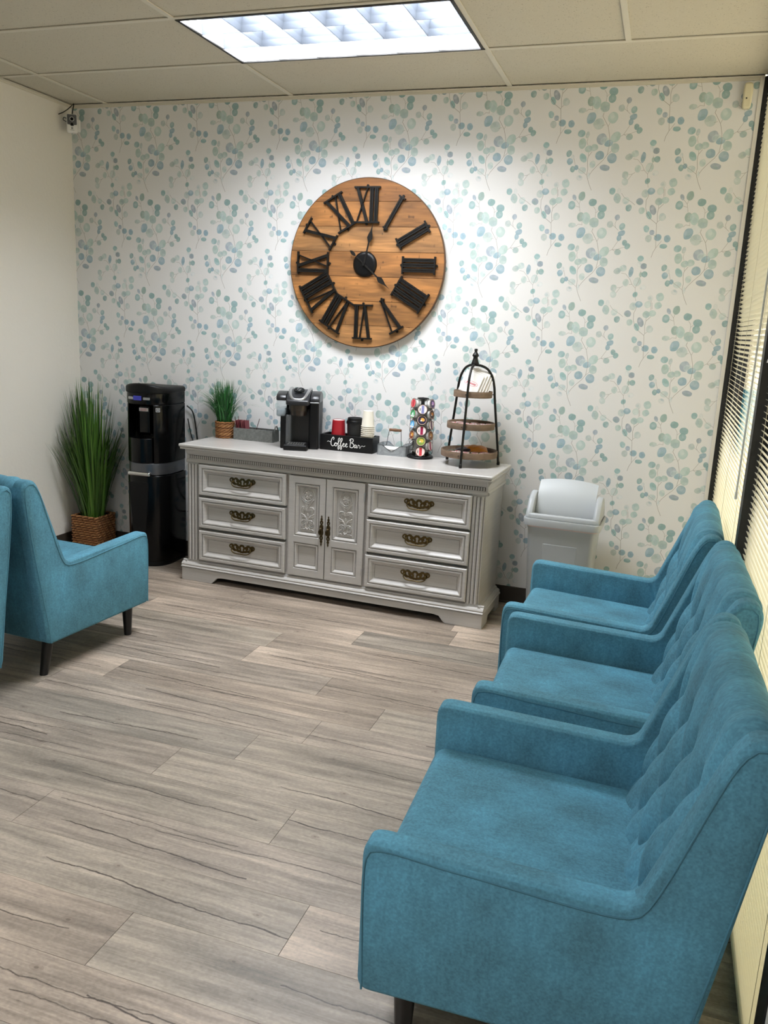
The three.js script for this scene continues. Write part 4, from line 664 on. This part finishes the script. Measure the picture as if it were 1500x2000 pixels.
// ------------------------------------------------------------ coffee maker
{
  const t = thing('coffee_maker', 'black single-serve coffee maker with a clear side water tank', 'coffee maker', [1.652, TOP, 0.182], 0.29);
  const P = (n, g, m, l) => part(n, g, m, t, null, null, l);
  P('rear_body', rbox(0.2, 0.285, 0.13, 0.02, 0.02, 0.1425, -0.065), M.blackSatin);
  P('right_column', rbox(0.056, 0.275, 0.195, 0.012, 0.09, 0.1375, -0.026), M.blackSatin);
  P('left_column', rbox(0.034, 0.2, 0.2, 0.008, -0.083, 0.1, -0.02), M.blackSatin);
  P('alcove', rbox(0.13, 0.21, 0.01, 0.003, -0.002, 0.12, 0.004), std(0x1c1d1e, 0.35));
  P('drip_base', join(rbox(0.135, 0.032, 0.13, 0.008, -0.004, 0.016, 0.085)), M.blackSatin);
  const grate = []; for (let i = -3; i <= 3; i++) grate.push(box(0.005, 0.003, 0.08, -0.004 + i * 0.014, 0.0335, 0.09)); grate.push(box(0.1, 0.003, 0.006, -0.004, 0.0335, 0.052), box(0.1, 0.003, 0.006, -0.004, 0.0335, 0.128));
  P('drip_grate', join(grate), M.silver, 'silver drip grate');
  // brew head: bronze drum under a black hood
  P('brew_head', join(new THREE.CylinderGeometry(0.052, 0.052, 0.036, 40).translate(0, 0.238, 0.062), new THREE.CylinderGeometry(0.05, 0.044, 0.028, 40).translate(0, 0.206, 0.062)), std(0x4a423b, 0.28, { metalness: 0.8 }), 'bronze brew head');
  const arch = (z0, y0, yt, z1, y1, w, x) => soft(extr(roundShape([[z0, y0], [z0, yt - 0.03], [z0 + 0.085, yt], [z0 + 0.175, yt - 0.017], [z1, y1], [z1, y0]], [0.008, 0.03, 0.06, 0.05, 0.012, 0.008]), w, 0.008, 4, 14).rotateY(-Math.PI / 2).translate(x + w, 0, 0));
  P('hood', arch(-0.125, 0.252, 0.338, 0.122, 0.278, 0.13, -0.065), std(0x222326, 0.3));
  const hy = (z) => { const q = [[-0.125, 0.318], [-0.08, 0.334], [-0.04, 0.338], [0, 0.334], [0.05, 0.319], [0.09, 0.297], [0.125, 0.274]]; for (let i = 0; i < 6; i++) if (z <= q[i + 1][0]) { const f = (z - q[i][0]) / (q[i + 1][0] - q[i][0]); return q[i][1] + f * (q[i + 1][1] - q[i][1]); } return 0.274; };
  const band = []; for (let i = 0; i <= 24; i++) { const a = (i / 24) * Math.PI, z = -0.09 + 0.2 * Math.pow(Math.sin(a), 0.55); band.push([0.054 * Math.sign(Math.cos(a)) * Math.pow(Math.abs(Math.cos(a)), 0.6), hy(z) - 0.0015, z]); }
  P('handle_band', tube(band, 0.0085, 90, 10), M.silver, 'silver lid handle');
  P('button_panel', join(new THREE.CylinderGeometry(0.03, 0.032, 0.006, 32).scale(1, 1, 0.8).rotateX(0.45).translate(0, 0.333, 0.045)), M.blackGloss);
  P('power_button', new THREE.TorusGeometry(0.011, 0.0014, 8, 24).rotateX(-Math.PI / 2 + 0.45).translate(0, 0.3375, 0.046), M.silver);
  P('shoulder', arch(-0.125, 0.262, 0.33, 0.075, 0.285, 0.055, 0.0655), std(0x222326, 0.3));
  P('shoulder_trim', rbox(0.05, 0.006, 0.004, 0.0015, 0.092, 0.266, 0.0745), M.silver);
  // water tank: clear upper box and a clear strip down the side
  P('water_tank', join(rbox(0.056, 0.095, 0.17, 0.012, -0.096, 0.228, 0.0), rbox(0.028, 0.165, 0.1, 0.006, -0.052, 0.112, 0.05)), phy(0xf2f6f8, 0.05, { transmission: 0.92, thickness: 0, ior: 1.3 }), 'clear water tank');
  P('tank_water', rbox(0.051, 0.042, 0.165, 0.01, -0.096, 0.204, 0.0), phy(0xcfd6d9, 0.08, { transmission: 0.7, thickness: 0 }));
  P('tank_lid', arch(-0.1, 0.272, 0.326, 0.09, 0.288, 0.058, -0.1245), std(0x1b1c1e, 0.3));
}
// ------------------------------------------------------------ Coffee Bar box and cups
{
  const t = thing('wooden_box', 'black wooden box lettered Coffee Bar holding the cup stacks', 'box', [1.943, TOP, 0.122], 0.012);
  const w = 0.318, d = 0.125, h = 0.09, th = 0.012;
  part('board', rbox(w, h, th, 0.002, 0, h / 2, d / 2 - th / 2), M.blackSatin, t); part('board', rbox(w, h, th, 0.002, 0, h / 2, -d / 2 + th / 2), M.blackSatin, t);
  for (const s of [-1, 1]) part('board', rbox(th, h, d - 2 * th, 0.002, s * (w / 2 - th / 2), h / 2, 0), M.blackSatin, t);
  part('base_board', box(w - 0.02, 0.006, d - 0.02, 0, 0.004, 0), M.blackSatin, t);
  const k = 0.00196, f = (dx) => [[33, 8], [37, 15], [39.5, 22], [38, 26], [35.5, 23], [35, 14], [35, 3], [34.5, -5], [36, -8], [38.2, -4], [37.6, 2], [41, 5]].map(([x, y]) => [x + dx, y]);
  const e = (dx) => [[47, 4], [51, 6.5], [53.6, 9.5], [52, 11.5], [49.4, 8.5], [49.6, 3], [52.5, 1], [56, 4]].map(([x, y]) => [x + dx, y]);
  const strokes = [[[0, 12.5], [4, 14.5], [8, 13], [13, 13.5]], [[20, 19], [21.5, 24], [19, 27], [15, 22], [12.4, 13], [13.5, 4], [17.5, 1], [23, 4]], [[23, 4], [24, 9], [28, 11], [31, 7], [28.6, 1.6], [24.5, 3], [25.5, 8.5], [30, 10], [33, 8]], f(0), f(7.6), e(0), e(8.5),
    [[73.5, 25], [72.6, 14], [71.4, 1]], [[69.5, 20], [73, 26], [79.5, 26], [81, 20], [76, 14.4], [81.5, 12], [83, 5.5], [78, 0.4], [71, 2]], [[91, 8.5], [87, 9.6], [84.8, 4.5], [86.8, 1], [90, 4.5], [91.4, 9], [91, 3], [93, 1], [95, 4]], [[95, 4], [97, 11], [98, 8.5], [101, 9], [100.2, 3], [102, 1], [105, 6], [109, 8.5], [113, 7], [118, 9.5]]];
  part('lettering', join(strokes.map((s, i) => tube(s.map(([x, y]) => [(x - 59) * k, (y - 9) * k, 0]), [0, 10].includes(i) ? 0.0012 : 0.0021, 60, 6).scale(1, 1, 0.28))), M.white, t, [0, 0.042, d / 2 + 0.0004], null, 'white script lettering reading Coffee Bar');
  // upside-down cups
  const cup = (r0, r1, h0) => lathe([[0, h0 - 0.004], [r1 - 0.002, h0 - 0.004], [r1 - 0.001, h0], [r1, h0 - 0.001], [r0, 0.004], [r0 + 0.003, 0.003], [r0 + 0.0035, 0], [r0 + 0.001, -0.0015], [r0 - 0.002, 0.002], [r1 - 0.002, h0 - 0.006]], 40);
  const whiteCup = cup(0.0365, 0.028, 0.088);
  const red = thing('paper_cup', 'red paper cup standing upside down in the black box', 'cup', [1.873, TOP + 0.06, 0.128]);
  part('cup_wall', lathe([[0.034, 0.0985], [0.0345, 0.1], [0.036, 0.096], [0.045, 0.002], [0.0475, 0.001], [0.0475, -0.002], [0.044, 0.0]], 40), M.redCup, red); part('cup_base', cyl(0.0335, 0.0335, 0.003, 0, 0.097, 0), M.white, red, null, null, 'white cup base');
  red.position.y = TOP + 0.01; red.scale.y = 1.62;
  const blk = thing('paper_cup', 'black ripple-wall cup with a black lid in the box', 'cup', [1.972, TOP + 0.008, 0.128]);
  const rip = [[0.034, 0]]; for (let i = 0; i <= 26; i++) { const y = 0.002 + (i / 26) * 0.15; rip.push([0.036 + 0.008 * (y / 0.15) + (i % 2 ? 0.0011 : 0), y]); }
  part('cup_wall', lathe(rip, 44), std(0x0d0d0e, 0.55), blk);
  part('lid', lathe([[0.045, 0.15], [0.0485, 0.152], [0.049, 0.160], [0.0465, 0.166], [0.044, 0.168], [0.0415, 0.182], [0.039, 0.1835], [0.0375, 0.179], [0, 0.178]], 44), M.blackSatin, blk, null, null, 'black plastic lid');
  const nth = ['topmost', 'second', 'third', 'fourth', 'fifth', 'sixth', 'seventh', 'eighth', 'ninth', 'tenth', 'eleventh', 'twelfth', 'thirteenth', 'lowest'];
  for (let i = 0; i < 14; i++) solo('paper_cup', i === 0 || i === 13 ? `${nth[i]} white paper cup of the upside-down stack in the black box` : `${nth[i]} white paper cup from the top of the upside-down stack`, 'cup', whiteCup, M.paperCup, [2.052, TOP + 0.0095 + 0.0107 * (13 - i), 0.13], null, 'white paper cups in the stack');
}
// ------------------------------------------------------------ galvanized napkin caddy
{
  const t = thing('napkin_caddy', 'galvanized metal caddy with a turned wooden handle, holding white napkins', 'caddy', [2.212, TOP, 0.113], 0.03);
  const w = 0.176, d = 0.135, h = 0.058, r = 0.018, th = 0.0016; const n = 96;
  const per = (u) => { const a = u * 2 * Math.PI - Math.PI / 2, c = Math.cos(a), s = Math.sin(a), e = 0.28; return [Math.sign(c) * Math.pow(Math.abs(c), e) * w / 2, -Math.sign(s) * Math.pow(Math.abs(s), e) * d / 2]; };
  const top = (x, z) => { const front = Math.abs(z) > d / 2 - 0.004; const q = Math.max(0, 1 - Math.abs(x) / 0.062); return h - (front ? 0.032 * q * q * (3 - 2 * q) : 0); };
  const wall = gridGeo(160, 6, (u, v) => { const [x, z] = per(u); return [x, v * top(x, z), z, u * 0.6, v * 0.06]; });
  part('body', join(wall, wall.clone().scale(0.985, 1, 0.985)), M.galv.clone(), t).material.side = THREE.DoubleSide;
  part('bottom', box(w - 0.01, 0.002, d - 0.01, 0, 0.001, 0), M.galv, t);
  part('rim', new THREE.TubeGeometry(new THREE.CatmullRomCurve3(Array.from({ length: 120 }, (_, i) => { const [x, z] = per(i / 120); return V(x, top(x, z), z); }), true), 240, 0.0014, 6, true), M.iron, t);
  part('wire_bail', tube([[-0.055, h - 0.012, 0.0], [-0.05, h - 0.006, 0.0], [-0.038, 0.12, 0.0], [-0.03, 0.138, 0.0], [0.03, 0.138, 0.0], [0.034, 0.12, 0], [0.04, h - 0.006, 0], [0.047, h - 0.012, 0]], 0.0016, 70, 6), M.iron, t);
  part('grip', lathe([[0.003, -0.036], [0.007, -0.035], [0.0085, -0.025], [0.0075, -0.022], [0.0095, 0], [0.0075, 0.022], [0.0085, 0.025], [0.007, 0.035], [0.003, 0.036]], 20).rotateZ(Math.PI / 2).translate(0, 0.138, 0), std(0x6b4526, 0.55), t, null, null, 'turned wooden grip');
  const nap = gridGeo(10, 10, (u, v) => [(u - 0.5) * 0.15, 0.004 * Math.sin(u * 3.1), (v - 0.5) * 0.11]);
  for (let i = 0; i < 4; i++) solo('paper_napkin', ['lowest', 'second lowest', 'third lowest', 'topmost'][i] + ' white paper napkin in the galvanized caddy', 'napkin', rbox(0.152 - i * 0.003, 0.007, 0.11, 0.003), M.paper, [2.212, TOP + 0.008 + i * 0.0085, 0.113], [0, 0.03 + 0.02 * (i % 2), 0], 'napkins in the caddy');
}
// ------------------------------------------------------------ pod carousel
{
  const cx = 2.372, cz = 0.14, t = thing('pod_carousel', 'black wire carousel rack for coffee pods on a round base', 'rack', [cx, TOP, cz]);
  part('base', lathe([[0, 0], [0.07, 0], [0.073, 0.004], [0.071, 0.012], [0.05, 0.016], [0.03, 0.02], [0, 0.02]], 48), M.blackSatin, t);
  part('post', cyl(0.006, 0.006, 0.32, 0, 0.17, 0, 16), M.black, t);
  const cup = lathe([[0.0255, 0], [0.0255, -0.002], [0.0225, -0.003], [0.018, -0.042], [0, -0.042]], 28).rotateX(Math.PI / 2), rim = new THREE.TorusGeometry(0.0238, 0.0016, 8, 30);
  const kind = [
    [['#e5565e', 'bar', '#b51a2c'], ['#1ea45a', 'tri', '#d8efe0'], ['#4aa3d8', 'tri', '#bfe3f5'], ['#7a3b1f', 'glow', '#e6a13c'], null],
    [['#efe9e6', 'bar', '#8c8fc0'], ['#2c2740', 'glow', '#e8b05a'], ['#f0e6e6', 'bar', '#a01c4a'], ['#8aa34e', 'glow', '#e7c85a'], ['#f0dcd8', 'bar', '#d8424a']],
    [['#4d3d6b', 'glow', '#c99ad8'], ['#3f2a20', 'glow', '#c97a1e'], ['#efe4e0', 'bar', '#5d3550'], ['#8a5a2e', 'glow', '#d9a05a'], ['#f1e3e3', 'bar', '#b0204e']]];
  const words = [['red and white', 'green and white', 'blue and white', 'dark brown and orange', ''], ['white and lilac', 'dark purple and gold', 'white and magenta', 'olive green and yellow', 'white and coral red'], ['purple', 'dark brown and amber', 'white and plum', 'tan brown', 'white and crimson']];
  const lidTex = ([bg, style, fg]) => canvasTex(96, 96, (c) => { c.fillStyle = bg; c.fillRect(0, 0, 96, 96); c.fillStyle = fg; if (style === 'bar') { c.fillRect(36, 0, 30, 96); c.fillStyle = '#333'; c.fillRect(16, 34, 7, 30); } else if (style === 'tri') { c.beginPath(); c.moveTo(48, 20); c.lineTo(76, 62); c.lineTo(20, 62); c.fill(); c.fillStyle = '#f2f2f2'; c.fillRect(10, 66, 76, 14); } else { c.beginPath(); c.ellipse(56, 42, 24, 20, 0.5, 0, 6.3); c.fill(); c.fillStyle = '#f1e6d6'; c.beginPath(); c.ellipse(38, 54, 10, 8, 0, 0, 6.3); c.fill(); } });
  const face = 0.27; const plates = [], wires = [];
  for (let col = 0; col < 6; col++) {
    const az = face + (col - 1) * (Math.PI / 3), stag = col % 2 === 1 ? 0 : 0.029;
    for (let row = 0; row < 5; row++) {
      const y = 0.305 + (col % 2 ? -0.0 : 0.018) - 0.031 - row * 0.058 + (col % 2 ? 0.0 : 0.012); const R = 0.06;
      const m = new THREE.Matrix4().makeRotationY(az).multiply(new THREE.Matrix4().makeTranslation(0, y, R)).multiply(new THREE.Matrix4().makeRotationX(-0.16));
      wires.push(new THREE.TorusGeometry(0.0268, 0.0013, 6, 28).applyMatrix4(m), rod([0, -0.02, -0.046], [0, -0.0268, 0], 0.0012).applyMatrix4(m));
      plates.push(extr(shapeOf([[-0.026, -0.03], [0.026, -0.03], [0.022, 0.028], [-0.022, 0.028]]), 0.0012).translate(0, -0.002, -0.022).applyMatrix4(m));
      const kd = col < 3 ? kind[col][row] : null; if (!kd) continue;
      const side = ['left', 'middle', 'right'][col];
      const p = thing('coffee_pod', `${words[col][row]} coffee pod, ${['first', 'second', 'third', 'fourth', 'fifth'][row]} from the top in the ${side} column`, 'coffee pod', [0, 0, 0], 0, 'coffee pods on the carousel');
      const wm = new THREE.Matrix4().makeTranslation(cx, TOP, cz).multiply(m); p.applyMatrix4(wm);
      part('pod_cup', cup, M.white, p); part('rim', rim, std(0xd9b9a6, 0.5), p);
      const lid = new THREE.CircleGeometry(0.0232, 30); part('foil_lid', join(lid.clone().translate(0, 0, 0.001)), std(0xffffff, 0.4, { map: lidTex(kd) }), p);
    }
  }
  part('pod_holder', join(plates), std(0x8d8b87, 0.45, { metalness: 0.4 }), t);
  part('wire_ring', join(wires), M.iron, t);
  part('top_ring', join(new THREE.TorusGeometry(0.03, 0.003, 8, 40).rotateX(Math.PI / 2).translate(0, 0.33, 0), ...[0, 1, 2, 3, 4, 5, 6, 7, 8, 9, 10, 11].map((i) => rod([0.03 * Math.cos(i * 0.5236), 0.33, 0.03 * Math.sin(i * 0.5236)], [0.03 * Math.cos(i * 0.5236), 0.29, 0.03 * Math.sin(i * 0.5236)], 0.0016)), cyl(0.03, 0.03, 0.004, 0, 0.288, 0)), M.iron, t);
}
// ------------------------------------------------------------ three-tier stand
{
  const cx = 2.661, cz = 0.196, t = thing('tiered_stand', 'black metal three-tier stand with round rustic wooden trays', 'stand', [cx, TOP, cz]);
  const legA = [Math.atan2(0.35 - 0.198, 2.656 - 2.661), Math.atan2(0.133 - 0.198, 2.811 - 2.661), Math.atan2(0.11 - 0.198, 2.517 - 2.661)];
  const pathOf = (a) => { const c = Math.cos(a), s = Math.sin(a); return [[0.164, 0.012], [0.158, 0.07], [0.139, 0.21], [0.119, 0.36], [0.112, 0.42], [0.098, 0.47], [0.07, 0.51], [0.035, 0.527], [0.0, 0.53]].map(([r, y]) => [r * c, y, r * s]); };
  for (const a of legA) { const l = part('leg', tube(pathOf(a), 0.0066, 60, 10), M.iron, t); part('foot', join(cyl(0.0085, 0.0075, 0.012, 0.165 * Math.cos(a), 0.006, 0.165 * Math.sin(a), 16), new THREE.SphereGeometry(0.008, 12, 8).translate(0.165 * Math.cos(a), 0.014, 0.165 * Math.sin(a))), M.iron, l); }
  part('finial', lathe([[0, 0.615], [0.008, 0.614], [0.009, 0.606], [0.007, 0.600], [0.009, 0.594], [0.016, 0.584], [0.018, 0.577], [0.012, 0.571], [0.013, 0.562], [0.017, 0.548], [0.021, 0.537], [0.02, 0.53], [0, 0.53]], 28), M.iron, t);
  for (const [R, y, h] of [[0.152, 0.045, 0.034], [0.128, 0.195, 0.033], [0.103, 0.362, 0.033]]) {
    const tr = part('tray', metricUV(lathe([[0, y], [R - 0.002, y], [R, y + 0.002], [R, y + h], [R - 0.009, y + h], [R - 0.009, y + 0.007], [0, y + 0.007]], 72)), M.barnWood, t);
    for (const a of legA) part('bolt', new THREE.SphereGeometry(0.003, 8, 6).translate((R + 0.003) * Math.cos(a + 0.12), y + h / 2, (R + 0.003) * Math.sin(a + 0.12)), M.iron, tr);
  }
  // white packets leaning in the top tray
  const pk = canvasTex(256, 320, (c) => { c.fillStyle = '#f1efec'; c.fillRect(0, 0, 256, 320); c.strokeStyle = '#d97f8c'; c.lineWidth = 5; c.beginPath(); c.ellipse(128, 175, 92, 34, -0.08, 0, 6.3); c.stroke(); c.strokeStyle = '#c9465a'; c.lineWidth = 7; c.beginPath(); c.moveTo(56, 182); for (let i = 0; i < 14; i++) c.quadraticCurveTo(62 + i * 10, i % 2 ? 150 : 196, 68 + i * 10, 176); c.stroke(); c.fillStyle = '#d8d3cd'; c.fillRect(0, 0, 256, 12); c.fillRect(0, 308, 256, 12); });
  const pkm = std(0xffffff, 0.6, { map: pk }); const y0 = TOP + 0.371; const spots = [[-0.005, 0.036, 0.0], [0.008, 0.02, 0.02], [0.021, 0.004, 0.0], [0.034, -0.012, 0.03], [0.045, -0.028, 0.01]];
  const ord = ['frontmost', 'second', 'third', 'fourth', 'rearmost'];
  spots.forEach(([dx, dz, tw], i) => { const g = rbox(0.1, 0.125, 0.005, 0.002); const m = solo('drink_packet', `${ord[i]} white paper drink packet leaning in the stand's top tray`, 'packet', g, pkm, [cx + dx, y0 + 0.068 + 0.003 * i, cz + dz], null, 'white packets in the top tray'); m.rotation.set(-0.42, 0.3 + tw, -0.36, 'YXZ'); });
  // creamer cups
  const cr = lathe([[0, 0], [0.012, 0], [0.0165, 0.019], [0.019, 0.02], [0.019, 0.0215], [0, 0.0215]], 24); const foil = cyl(0.0185, 0.0185, 0.001, 0, 0.0222, 0, 24);
  const foilT = canvasTex(96, 96, (c) => { c.fillStyle = '#e9dad6'; c.fillRect(0, 0, 96, 96); c.fillStyle = '#b63a45'; c.fillRect(0, 0, 96, 34); c.fillRect(0, 64, 96, 12); c.fillStyle = '#8a2733'; c.fillRect(20, 44, 56, 8); }); const foilM = std(0xffffff, 0.45, { map: foilT });
  const rr = rng(19); let n = 0;
  const creamer = (x, y, z, tier, tilt) => { const c = thing('creamer_cup', `${tier} creamer cup with a red and white foil lid`, 'creamer', [x, y, z], rr() * 6.28, `creamer cups in the ${tier.includes('middle') ? 'middle' : 'bottom'} tray`); c.rotation.x = tilt; part('cup', cr, M.paper, c); part('foil_lid', foil, foilM, c); };
  const ring = [[-0.085, 0.05], [-0.04, 0.085], [0.002, 0.09], [0.045, 0.082], [0.082, 0.05], [0.1, 0.005], [-0.02, 0.045], [0.022, 0.048], [0.06, 0.02], [-0.06, 0.01], [0.02, 0.0]];
  for (const [x, z] of ring) creamer(cx + x, TOP + 0.2022, cz + z, 'middle tray', 0);
  const ring2 = [[-0.07, 0.098], [-0.03, 0.118], [0.012, 0.122], [0.055, 0.11], [0.092, 0.082], [0.117, 0.045], [-0.045, 0.06], [0.0, 0.075], [0.045, 0.066], [0.085, 0.03]];
  for (const [x, z] of ring2) creamer(cx + x, TOP + 0.0522, cz + z, 'bottom tray', 0);
  const bag = (name, label, col, pos, rot, sx, sz, ht) => { const g = gridGeo(16, 12, (u, v) => { const a = (u - 0.5) * 2, b = (v - 0.5) * 2; const hgt = ht * Math.pow(Math.max(0, (1 - a * a) * (1 - b * b)), 0.45) * (1 + 0.12 * Math.sin(9 * a + 5 * b)); return [a * sx, hgt, b * sz]; }); const g2 = g.clone().scale(1, -0.35, 1); solo(name, label, 'packet', join(g, g2), std(col, 0.4, { side: THREE.DoubleSide }), pos, rot); };
  bag('snack_packet', 'orange snack packet lying at the back of the bottom tray', 0xb8731f, [cx + 0.03, TOP + 0.078, cz - 0.035], [0.25, 0.3, -0.12], 0.062, 0.038, 0.02);
  bag('snack_packet', 'dark purple snack packet lying in the bottom tray beside the orange one', 0x2b1c2c, [cx - 0.035, TOP + 0.07, cz - 0.01], [0.1, -0.5, 0.15], 0.05, 0.034, 0.016);
  bag('snack_packet', 'small olive snack packet at the left rear of the bottom tray', 0x4a4630, [cx - 0.085, TOP + 0.062, cz + 0.012], [0, 0.4, 0.05], 0.036, 0.028, 0.012);
}

scene.traverse((o) => { if (o.isMesh) { o.castShadow = true; o.receiveShadow = true; } });
renderer.render(scene, camera);
